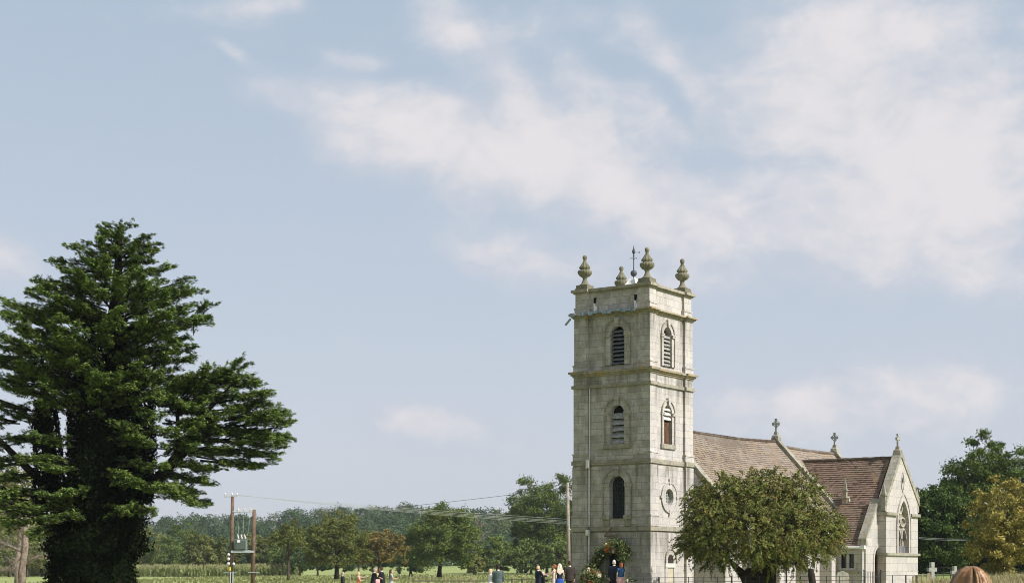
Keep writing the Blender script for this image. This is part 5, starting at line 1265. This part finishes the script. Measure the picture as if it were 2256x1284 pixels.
# leaning charred log
b_ = at(1796, 77, 0); b_.z = ground_z(b_.x, 77) - .1; tpz = at(1786, 77, None, 1252) - b_
mb = MB(); mb.tube([(0, 0, 0), tuple(tpz * .45 + Vector((-.02, 0, 0))), tuple(tpz * .8), tuple(tpz)], [.22, .19, .17, .12], 9); mb.tube([tuple(tpz * .95), tuple(tpz * .95 + Vector((.14, -.02, .02))), tuple(tpz + Vector((.17, 0, .06)))], [.04, .03, .02], 5)
o_ = mb.build('leaning_stump', 'bark_dark', None, True); o_.location = b_; tag(o_, 'blackened leaning tree stump against the pale nave wall', 'tree stump')
# broken weathered posts right of the gable
rs = np.random.RandomState(3)
for k, (px, tp, wd, lb) in enumerate(((2012, 1268, .05, 'leftmost thin weathered fence post beside the gable corner'), (2018, 1266, .045, 'dark weathered fence post second from the gable corner'), (2024, 1267, .04, 'slim weathered fence post in the middle of the post cluster'), (2032, 1263, .045, 'pale weathered fence post fourth from the gable corner'),
                                      (2044, 1262, .075, 'stout bright weathered fence post left of the taller stone cross'), (2049, 1266, .04, 'thin weathered fence post touching the taller stone cross'))):
    Y = 79; b_ = at(px, Y, 0); b_.z = ground_z(b_.x, Y) - .1; zt = EYE + (HY - tp) * Y / FPX - b_.z; mb = MB(); l = rs.uniform(-.04, .04)
    mb.rings([[(sx_ * wd + l * t, sy_ * wd, zt * t + (0 if t == 0 else sx_ * .02)) for sx_, sy_ in ((-1, -1), (1, -1), (1, 1), (-1, 1))] for t in (0, .5, 1)])
    o_ = mb.build('fence_post', 'weathered_wood' if k != 1 else 'bark'); o_.location = b_; tag(o_, lb, 'fence post', 'weathered posts beside the gable')
# pale stakes out in the park
for k, px in enumerate((905, 918, 934, 948, 956, 982, 1005, 1018, 1031, 1040, 1046, 772, 1110, 1131, 1158)):
    Y = 118 + (k * 37) % 30; p = at(px, Y, 0); p.z = ground_z(p.x, Y) - .1; tp = 1264 + (k * 5) % 4; zt = EYE + (HY - tp) * Y / FPX - p.z
    if k == 0: mb = MB(); mb.box(-.035, .035, -.035, .035, 0, 1.0); stake = mb.build('fence_stake', 'weathered_wood'); st_ = stake
    else: st_ = stake.copy(); COL.objects.link(st_)
    st_.location = p; st_.scale = (1, 1, zt); tag(st_, 'slim pale wooden stake standing in the sunlit park grass', 'fence stake', 'pale stakes across the park')
for k in range(2):
    wire('fence_wire', ('upper', 'lower')[k] + ' pale wire strung between the stakes in the park', (at(895, 124, 1.05 - .35 * k), at(1090, 124, 1.05 - .35 * k)), .012, 'weathered_wood', .02, 'stake fence wires')
# ------------------------------------------------------------ flowers at the door
def floral(name, label, cat, path, n_c, r_c, per, flowers, seed):
    """foliage clumps along a local path on the west face, with flower heads among them"""
    rs = np.random.RandomState(seed); M_ = church.matrix_basis; pts = [M_ @ Vector(p) for p in path]; b_ = pts[0].copy(); b_.z = 0.0
    root = empty(name, b_, 0, label, cat); cs = []
    for k in range(n_c):
        t = (k + .5) / n_c * (len(pts) - 1); j = min(int(t), len(pts) - 2); p = pts[j].lerp(pts[j + 1], t - j) - b_
        cs.append((np.array(p) + rs.normal(0, .12, 3), r_c * rs.uniform(.7, 1.35)))
    Pp, Nn, Tt, Hh = [], [], [], []
    for c_, r_ in cs:
        a, n_ = clump_leaves(rs, c_, r_, per, .1, .4, .9); Pp.append(a + (a - c_) * rs.uniform(0, .7, (per, 1)) ** 2); Nn.append(n_); Tt.append(rs.uniform(0, 1, per)); Hh.append(np.clip(rs.normal(rs.choice([.05, .5]), .2, per), 0, 1))
    P_ = np.vstack(Pp); q = leaf_quads(rs, P_, np.vstack(Nn), rs.uniform(.07, .18, len(P_)), .4)
    link(np_mesh('foliage', q, 4, np.concatenate(Tt), np.concatenate(Hh)), 'foliage', 'bouquet_leaf', root)
    cache = {}
    for (t, du, dz, mat, r_) in flowers:
        j = min(int(t), len(pts) - 2); p = pts[j].lerp(pts[j + 1], t - j) - b_ + Vector((du * -SA * 0 + du * .82, -.16 - .14 * rs.uniform(0, 1), dz))
        if mat not in cache:
            mb = MB(); n_ = 7
            for ring_, (rr_, zz_) in enumerate(((1, .0), (.62, .25))):
                for k in range(n_):
                    a = 2 * math.pi * (k + .5 * ring_) / n_; c2, s2 = math.cos(a), math.sin(a); w_ = .38 * rr_
                    mb.hexa([(0, -zz_ - .1, 0), (c2 * rr_ - s2 * w_, -zz_ - .45, s2 * rr_ + c2 * w_), (c2 * rr_ * 1.1, -zz_ - .35, s2 * rr_ * 1.1), (c2 * rr_ + s2 * w_, -zz_ - .45, s2 * rr_ - c2 * w_),
                             (0, -zz_, 0), (c2 * rr_ - s2 * w_, -zz_ - .35, s2 * rr_ + c2 * w_), (c2 * rr_ * 1.1, -zz_ - .2, s2 * rr_ * 1.1), (c2 * rr_ + s2 * w_, -zz_ - .35, s2 * rr_ - c2 * w_)])
            mb.sphere((0, -.35, 0), .3, 5); f_ = mb.build('flower', mat, root); cache[mat] = f_
        else: f_ = cache[mat].copy(); COL.objects.link(f_)
        f_.location = p; f_.scale = (r_, r_, r_); f_.rotation_euler = (R(rs.uniform(-25, 25)), 0, R(rs.uniform(-35, 35) + 12))
plain('petal_orange', (.62, .20, .06), .7, .2); plain('petal_cream', (.75, .66, .50), .7, .2); plain('petal_white', (.78, .76, .72), .7, .2); plain('petal_pink', (.66, .34, .26), .7, .2); plain('petal_rust', (.34, .07, .03), .7, .2)
def wl_(px, py, x=-.25): n_, z = west(px, py, x); return (x, n_, z)
rf = random.Random(8); fl_ = []
cols_ = ['petal_orange', 'petal_cream', 'petal_white', 'petal_pink', 'petal_orange', 'petal_rust']
for k in range(20): fl_.append((rf.uniform(3.0, 4.6), rf.uniform(-.25, .3), rf.uniform(-.25, .25), cols_[k % 6], rf.uniform(.055, .10)))
for k in range(6): fl_.append((rf.uniform(.3, 3), rf.uniform(-.2, .2), rf.uniform(-.2, .2), 'petal_white', rf.uniform(.04, .06)))
floral('floral_arch', 'garland of foliage with orange and cream flowers arching over the tower door', 'flower arch', [wl_(1308, 1262), wl_(1312, 1240), wl_(1325, 1222), wl_(1338, 1209), wl_(1350, 1203), wl_(1364, 1200), wl_(1372, 1212), wl_(1373, 1226)], 44, .22, 130, fl_, 4)
fl_ = [(rf.uniform(0, 2), rf.uniform(-.5, .5), rf.uniform(-.35, .35), cols_[k % 6], rf.uniform(.06, .12)) for k in range(26)]
floral('flower_arrangement', 'great mound of yellow-green foliage and orange flowers left of the door', 'flowers', [wl_(1292, 1280, -.7), wl_(1303, 1265, -.7), wl_(1312, 1282, -.7)], 22, .36, 190, fl_, 6)
fl_ = [(rf.uniform(0, 1), rf.uniform(-.2, .2), rf.uniform(-.3, .2), 'petal_white', rf.uniform(.04, .08)) for k in range(7)]
floral('flower_arrangement', 'small low bunch of green foliage right of the church door', 'flowers', [wl_(1378, 1292, -.5), wl_(1385, 1279, -.5)], 7, .22, 110, fl_, 7)

# ------------------------------------------------------------ people
for nm, c_ in (('skin', (.56, .33, .24)), ('skin_pale', (.66, .44, .35)), ('cloth_black', (.016, .016, .020)), ('cloth_charcoal', (.030, .030, .034)), ('cloth_navy', (.014, .018, .032)), ('cloth_green', (.085, .115, .115)), ('cloth_brown', (.040, .030, .026)),
               ('cloth_orange', (.75, .24, .10)), ('cloth_pink', (.62, .36, .34)), ('cloth_blue', (.030, .080, .32)), ('cloth_teal', (.03, .085, .19)), ('cloth_white', (.72, .68, .70)), ('cloth_grey', (.36, .38, .38)), ('cloth_cream', (.60, .50, .42)), ('shoe', (.02, .018, .016)),
               ('hair_grey', (.30, .27, .24)), ('hair_white', (.66, .60, .54)), ('hair_brown', (.065, .035, .020)), ('hair_ginger', (.26, .085, .035)), ('hair_blond', (.56, .40, .24)), ('hair_platinum', (.70, .60, .50)), ('hair_dark', (.022, .016, .013)), ('eye_dark', (.02, .015, .012)), ('lip', (.40, .14, .12))):
    plain(nm, c_, .85 if 'cloth' in nm else .6, .2, var=.10, scale=12)
def ell(c_, rx, ry, n=14): return [(c_[0] + rx * math.cos(2 * math.pi * j / n), c_[1] + ry * math.sin(2 * math.pi * j / n), c_[2]) for j in range(n)]
def lofted(mb, secs, n=14): mb.rings([ell(c_, rx, ry, n) for c_, rx, ry in secs])
def fused(mb, name, mat, parent, voxel, smooth_it=4):
    """fuse overlapping solids into one continuous skin"""
    me = mb.mesh(name); o_ = bpy.data.objects.new(name, me); COL.objects.link(o_)
    r_ = o_.modifiers.new('r', 'REMESH'); r_.mode = 'VOXEL'; r_.voxel_size = voxel; r_.use_smooth_shade = True
    s_ = o_.modifiers.new('s', 'SMOOTH'); s_.iterations = smooth_it; s_.factor = .5
    ev = o_.evaluated_get(bpy.context.evaluated_depsgraph_get()); nm = bpy.data.meshes.new_from_object(ev)
    bpy.data.objects.remove(o_); 
    return link(nm, name, mat, parent, True)
def person(label, px, Y, top_py, face, skin='skin', coat=None, legs='cloth_black', dress=None, top=None, hair='short', hair_mat='hair_dark', armL=None, armR=None, lean=0.0, wide=1.0, slim=False, group=None, H=None, head_turn=0.0, voxel=.013, sleeve=True):
    """face: heading in degrees, 0 looks away from the camera; the figure is modelled 1.75 m tall facing +Y, then scaled"""
    b_ = at(px, Y, 0); b_.z = ground_z(b_.x, Y); want = EYE + (HY - top_py) * Y / FPX - b_.z
    S = H / 1.75 if H else want / 1.75 / (math.cos(lean) * .5 + .5)
    if H: b_.z += want - H
    root = empty('person', b_, R(-face), label, 'person', group); root.scale = (S, S, S)
    fem = 1 if slim else 0; sh = (.165 if fem else .195) * wide; hipw = (.165 if fem else .155) * wide; waist = (.125 if fem else .15) * wide
    def warp(mb):
        if lean:
            for i, (x, y, z) in enumerate(mb.v):
                if z > .95:
                    t = min(1, (z - .95) / .25) * lean; dz = z - .95
                    mb.v[i] = (x, y * math.cos(t) + dz * math.sin(t), .95 + dz * math.cos(t) - y * math.sin(t))
        return mb
    armL = armL or [(-.05, .0, -.28), (.02, .06, -.24)]; armR = armR or [(.05, .0, -.28), (-.02, .06, -.24)]
    arms = []
    for sgn, a in ((-1, armL), (1, armR)):
        s_ = Vector((sgn * sh, 0, 1.415)); e_ = s_ + Vector(a[0]); w_ = e_ + Vector(a[1]); arms.append((s_, e_, w_))
    mb = MB()
    lofted(mb, [((0, 0, .86), hipw, .105), ((0, -.005, .93), hipw * 1.02, .12), ((0, 0, 1.06), waist, .10), ((0, .005, 1.22), sh * .86, .115), ((0, 0, 1.36), sh * .98, .11), ((0, -.01, 1.43), sh * .72, .085), ((0, -.005, 1.475), .065, .065)])
    mb.tube([(0, -.01, 1.42), (0, .01, 1.56)], [.062, .055], 12)
    hz = 1.515; hx = .0
    lofted(mb, [((0, .035, hz), .035, .035), ((0, .03, hz + .03), .056, .062), ((0, .015, hz + .08), .070, .085), ((0, .005, hz + .13), .075, .095), ((0, 0, hz + .175), .072, .092), ((0, -.005, hz + .215), .052, .068), ((0, -.005, hz + .233), .02, .03)])
    mb.tube([(0, .088, hz + .125), (0, .118, hz + .085), (0, .095, hz + .07)], [.010, .016, .010], 6)
    for s in (-1, 1): mb.sphere((s * .078, -.0, hz + .10), .026, 6, (.4, .7, 1.1))
    for (s_, e_, w_), sgn in zip(arms, (-1, 1)):
        k = .86 if fem else 1
        mb.tube([s_ + Vector((-sgn * .05, 0, .01)), s_, s_.lerp(e_, .5), e_, e_.lerp(w_, .3), w_], [.05 * k, .055 * k, .046 * k, .038 * k, .040 * k, .026 * k], 10)
        d = (w_ - e_).normalized(); sd2 = d.cross(Vector((0, 0, 1)) if abs(d.z) < .8 else Vector((0, 1, 0))).normalized(); nn = d.cross(sd2)
        pc = w_ + d * .045; mb.tube([w_ - d * .01, pc, w_ + d * .09], [.026, .034, .030], 8)
        for fi in range(4):
            f0 = w_ + d * .08 + sd2 * (-.026 + .0173 * fi); ln = (.062, .072, .068, .052)[fi]
            mb.tube([f0, f0 + d * ln * .55 + nn * .006, f0 + d * ln * .9 + nn * .022], [.0095, .009, .0078], 6)
        t0 = w_ + d * .03 - sd2 * .028; mb.tube([t0, t0 + d * .03 - sd2 * .022, t0 + d * .058 - sd2 * .026 + nn * .01], [.012, .011, .009], 6)
    for s in (-1, 1):
        x = s * .088
        mb.tube([(x, 0, .93), (x, .005, .72), (x, .012, .50), (x, -.012, .33), (x, -.01, .10), (x, -.005, .06)], [.088, .078, .052, .056, .036, .038], 10)
        mb.hexa([(x - .038, -.06, .005), (x + .038, -.06, .005), (x + .042, .17, .005), (x - .042, .17, .005), (x - .03, -.045, .08), (x + .03, -.045, .08), (x + .032, .15, .04), (x - .032, .15, .04)])
    fused(warp(mb), 'body', skin, root, voxel, 3)
    hc = Vector((0, -.005, hz + .12))
    def cap(mb, zmin, k=1.0, back=.0):
        n_ = 16; rs_ = []
        for i in range(9):
            t = i / 8; z = zmin + (hz + .255 - zmin) * t; u = max(0, min(1, (z - (hz + .02)) / .24)); r = math.sqrt(max(.0, 1 - (max(0, z - hz - .12) / .138) ** 2)) if z > hz + .12 else 1
            rs_.append([( .087 * k * r * math.cos(a), -.012 + (.108 * k * r * math.sin(a) if math.sin(a) < 0 or z > hz + .17 else .045 * r * math.sin(a)), z) for a in [2 * math.pi * j / n_ for j in range(n_)]])
        mb.rings(rs_)
    mb = MB()
    if hair == 'short': cap(mb, hz + .06, 1.0); fused(warp(mb), 'hair', hair_mat, root, .012, 2)
    elif hair == 'bald': pass
    elif hair == 'bun': cap(mb, hz + .05, 1.05); mb.sphere((0, -.13, hz + .13), .055, 8); mb.sphere((.03, -.12, hz + .10), .05, 8); fused(warp(mb), 'hair', hair_mat, root, .012, 2)
    elif hair == 'bob': cap(mb, hz - .03, 1.16); mb.sphere((0, -.05, hz + .03), .095, 8, (1, .8, 1)); fused(warp(mb), 'hair', hair_mat, root, .012, 2)
    elif hair == 'long':
        cap(mb, hz + .02, 1.12)
        for j in range(15):
            x = -.105 + .015 * j; e_ = x * 1.25 + .006 * math.sin(j * 2.3); zl = 1.18 + abs(x) * 1.1 + .02 * math.sin(j * 1.7)
            mb.tube([(x * .7, -.07 - .03 * math.cos(x * 12), hz + .19), (x * .98, -.095, hz + .08), (x * 1.15, -.11, hz - .06), (e_, -.125, 1.32), (e_ * .8, -.13, zl)], [.012, .017, .018, .017, .007], 6)
        fused(warp(mb), 'hair', hair_mat, root, .010, 1)
    mb = MB()
    for s in (-1, 1): mb.sphere((s * .031, .086, hz + .115), .011, 6)
    warp(mb).build('eyes', 'eye_dark', root); mb = MB(); mb.tube([(-.022, .096, hz + .045), (0, .101, hz + .043), (.022, .096, hz + .045)], [.003, .006, .003], 6); warp(mb).build('mouth', 'lip', root)
    def torso_cloth(name, mat, z0_, k=.022, sleeves=True, flare=0.0):
        mb = MB(); secs = [((0, 0, z0_), hipw + k + flare, .125 + k)]
        if z0_ < .93: secs.append(((0, -.005, .95), hipw + k, .12 + k))
        secs += [((0, 0, 1.07), waist + k + .008, .105 + k), ((0, .0, 1.22), sh * .9 + k, .115 + k), ((0, 0, 1.36), sh + k * .6, .112 + k), ((0, -.008, 1.435), sh * .74 + k * .3, .085 + k * .6), ((0, -.005, 1.475), .075, .075)]
        lofted(mb, secs)
        for (s_, e_, w_), sgn in zip(arms, (-1, 1)):
            kk = .9 if fem else 1
            if sleeves is True: mb.tube([s_ + Vector((-sgn * .05, 0, .0)), s_, s_.lerp(e_, .5), e_, w_ - (w_ - e_) * .06], [.065 * kk, .070 * kk, .062 * kk, .056 * kk, .046 * kk], 10)
            elif sleeves == 'short': mb.tube([s_ + Vector((-sgn * .05, 0, .0)), s_, s_.lerp(e_, .55)], [.060 * kk, .064 * kk, .058 * kk], 10)
        return fused(warp(mb), name, mat, root, .016, 3)
    if coat:
        torso_cloth('jacket', coat, .80, .026, True, .02)
        mb = MB(); mb.tube([(0, -.012, 1.455), (0, -.005, 1.50)], [.070, .064], 12); warp(mb).build('collar', 'cloth_white', root, True)
    if dress is None:
        mb = MB()
        for s in (-1, 1): mb.tube([(s * .085, 0, .95), (s * .088, .005, .72), (s * .09, .005, .50), (s * .09, -.005, .07)], [.105, .092, .075, .066], 10)
        fused(mb, 'trousers', legs, root, .016, 3)
    else:
        if top: torso_cloth('top', top, .98, .014, sleeve)
        mb = MB(); n_ = 28; rs_ = []
        levels = [(.42, 1.34), (.62, 1.22), (.80, 1.12), (.93, 1.04)] + ([(1.0, .93)] if top else [(1.06, .0), (1.22, .0), (1.36, .0)])
        for z, f_ in levels:
            row_ = []
            for j in range(n_):
                a = 2 * math.pi * j / n_
                if f_: rx, ry = (hipw + .03) * f_, (.13 + .015) * f_; fold = 1 + .05 * math.cos(a * 7 + 1) * max(0, (.95 - z)) * 2
                else: rx, ry = {1.06: (waist + .018, .118), 1.22: (sh * .9 + .014, .128), 1.36: (sh * .8, .112)}[z]; fold = 1
                row_.append((rx * fold * math.cos(a), ry * fold * math.sin(a), z))
            rs_.append(row_)
        mb.rings(rs_)
        if not top:
            for s in (-1, 1): mb.tube([(s * .10, .09, 1.34), (s * .10, .02, 1.46), (s * .09, -.09, 1.34)], .012, 6)
        warp(mb).build('skirt' if top else 'dress', dress, root, True)
    mb = MB()
    for s in (-1, 1):
        x = s * .088; mb.hexa([(x - .048, -.072, -.004), (x + .048, -.072, -.004), (x + .052, .185, -.004), (x - .052, .185, -.004), (x - .04, -.055, .095), (x + .04, -.055, .095), (x + .04, .155, .052), (x - .04, .155, .052)])
    mb.build('shoes', 'shoe', root)
    return root
F = 'wedding guests before the church'
A_ = {'fwd': [(-.04, .14, -.24), (.05, .22, .02)], 'out': [(.12, .12, -.16), (.05, .25, .10)]}
person('grey-haired man in dark suit facing right, at the far left of the guests', 755, 78, 1258.5, 80, coat='cloth_charcoal', hair_mat='hair_grey')
person('woman in orange dress with tied blond hair stretching out one arm', 790, 77, 1258.5, 88, 'skin_pale', dress='cloth_orange', hair='bun', hair_mat='hair_blond', slim=True, armL=[(-.02, .27, -.03), (-.01, .24, .04)], armR=[(.02, .12, -.24), (-.05, .16, .03)])
person('grey-haired man in black suit bending his head to greet another', 822, 76, 1250, 70, coat='cloth_black', hair_mat='hair_grey', armR=A_['fwd'], armL=[(-.02, .16, -.22), (.06, .2, .05)], lean=.16)
person('woman in pink floral dress between the two greeting men', 831, 78.5, 1262, -60, 'skin_pale', dress='cloth_pink', top='cloth_pink', hair='bob', hair_mat='hair_blond', slim=True, H=1.58, sleeve='short')
person('brown-haired man in black suit with white flower, leaning to greet', 843, 76.5, 1248, -75, coat='cloth_black', hair_mat='hair_brown', armL=A_['fwd'], lean=.13)
person('woman in grey top with long brown hair looking at something in her hands', 862, 77, 1253.5, 82, top='cloth_grey', dress='cloth_grey', hair='long', hair_mat='hair_brown', slim=True, armL=[(-.03, .10, -.25), (.05, .24, .05)], armR=[(.03, .10, -.25), (-.05, .24, .05)], sleeve='short')
person('woman in white top with blond bob beside the man in green-grey suit', 1081, 75, 1252.5, 60, 'skin_pale', top='cloth_white', dress='cloth_white', hair='bob', hair_mat='hair_blond', slim=True, sleeve='short')
person('dark-haired man in green-grey suit seen from behind', 1097.5, 74, 1244, 3, coat='cloth_green', legs='cloth_green', hair_mat='hair_dark', wide=1.15)
person('fair-haired man in dark navy suit shaking hands', 1186, 77, 1245.5, 60, coat='cloth_navy', legs='cloth_navy', hair_mat='hair_blond', wide=1.08, armR=[(.05, .14, -.24), (.03, .24, .02)])
person('small bald older guest in black behind the fair-haired man', 1196, 79, 1258, 75, 'skin_pale', coat='cloth_black', hair='bald', H=1.5, armL=[(-.02, .16, -.2), (.02, .2, .02)])
person('red-haired woman in pale patterned dress reaching out her arm', 1221, 79, 1242.5, -80, 'skin_pale', dress='cloth_cream', hair='bun', hair_mat='hair_ginger', slim=True, armL=[(-.02, .20, -.18), (0, .24, -.02)], armR=[(.02, .25, -.12), (.0, .25, -.04)])
person('woman with long platinum hair, navy top and bright blue skirt', 1233, 76, 1241, -4, 'skin_pale', top='cloth_navy', dress='cloth_blue', hair='long', hair_mat='hair_platinum', slim=True, sleeve=False)
person('tall man in dark brown coat seen from behind by the pale pole', 1255, 77, 1234.5, -18, coat='cloth_brown', legs='cloth_brown', hair_mat='hair_brown', wide=1.12)
person('white-haired man in dark suit walking into the tower door', 1353, 81.2, 1233, 8, coat='cloth_navy', legs='cloth_black', hair_mat='hair_white', wide=1.08)
person('ginger-haired woman in blue top and pink skirt beside the tower door', 1368, 80.8, 1238, -20, 'skin_pale', top='cloth_teal', dress='cloth_pink', hair='bob', hair_mat='hair_ginger', slim=True, sleeve='short')

# the woman close to the camera: head and shoulders partly in view at the lower right
def near_woman():
    Y = 8.0; top = 1250; b_ = at(2137, Y, 0); b_.z = ground_z(b_.x, Y)
    want = EYE + (HY - top) * Y / FPX - b_.z
    root = person('woman close to the camera with glossy auburn hair, seen from behind', 2137, Y, top + 6, 6, 'skin_pale', top='cloth_cream', dress='cloth_cream', hair='bald', slim=True, voxel=.012)
    rs = np.random.RandomState(12); hz = 1.515; c0_ = np.array([0, -.008, hz + .105]); Q, T, H = [], [], []
    n_ = 5200
    for k in range(n_):
        # strands start along a parting on the crown and fall to either side and down the back
        y0 = rs.uniform(-.085, .075); side = rs.choice([-1, 1]); swing = rs.uniform(0, 1); layer = rs.uniform(.94, 1.05)
        az_ = side * rs.uniform(.15, 2.75) if y0 < .02 else side * rs.uniform(.1, 1.9)   # 0 = straight back
        d_end = np.array([math.sin(az_), -math.cos(az_), 0]); pts = []
        m_ = 11; L_ = rs.uniform(.30, .46); fly = abs(rs.normal(0, .004)) if k % 9 else abs(rs.normal(0, .012))
        for i in range(m_):
            t = i / (m_ - 1); ang = min(1, t * 1.9) * math.pi / 2
            rx, ry, rz_ = .098 * layer, .118 * layer, .145 * layer
            if t < .53: p = c0_ + np.array([d_end[0] * rx * math.sin(ang), d_end[1] * ry * math.sin(ang) + y0 * math.cos(ang) * .6, rz_ * math.cos(ang)])
            else:
                q_ = (t - .53) / .47; wv = 1 + .10 * q_ + .012 * math.sin(q_ * 9 + k); p = c0_ + np.array([d_end[0] * rx * wv, d_end[1] * ry * wv, -L_ * q_])
            p = p + (p - c0_) / max(np.linalg.norm(p - c0_), .01) * fly * math.sin(t * math.pi); pts.append(p)
        wv_ = rs.uniform(.0010, .0026); lock = noise.noise(Vector((az_ * 2.6, y0 * 22, 1.3))); tone = np.clip(.45 + lock * 1.0 + rs.normal(0, .13), 0, 1); hue = np.clip(.22 + noise.noise(Vector((az_ * 4.1, 5, y0 * 9))) * 1.0 + rs.normal(0, .12), 0, 1)
        for i in range(m_ - 1):
            a, b2 = pts[i], pts[i + 1]; out_ = a - c0_; tn = b2 - a; s_ = np.cross(tn, out_); s_ = s_ / max(np.linalg.norm(s_), 1e-6) * wv_
            Q += [a - s_, a + s_, b2 + s_, b2 - s_]; T.append(tone); H.append(hue)
    q = np.array(Q); o_ = link(np_mesh('hair', q, 4, np.array(T), np.array(H)), 'hair', 'hair_auburn', root)
near_woman()

# ------------------------------------------------------------ air
m = bpy.data.materials.new('haze'); m.use_nodes = True; t = m.node_tree
for n_ in list(t.nodes): t.nodes.remove(n_)
vo = t.nodes.new('ShaderNodeVolumePrincipled'); vo.inputs['Color'].default_value = (.80, .86, .95, 1); vo.inputs['Density'].default_value = .00010; vo.inputs['Anisotropy'].default_value = .2
oo = t.nodes.new('ShaderNodeOutputMaterial'); t.links.new(vo.outputs[0], oo.inputs['Volume']); MAT['haze'] = m
mb = MB(); mb.box(-1900, 1900, -310, 3050, -3, 75)
USE_HAZE = True
if USE_HAZE: tag(mb.build('haze', 'haze'), 'pale summer haze lying over the park and the far wood', 'haze', kind='stuff')
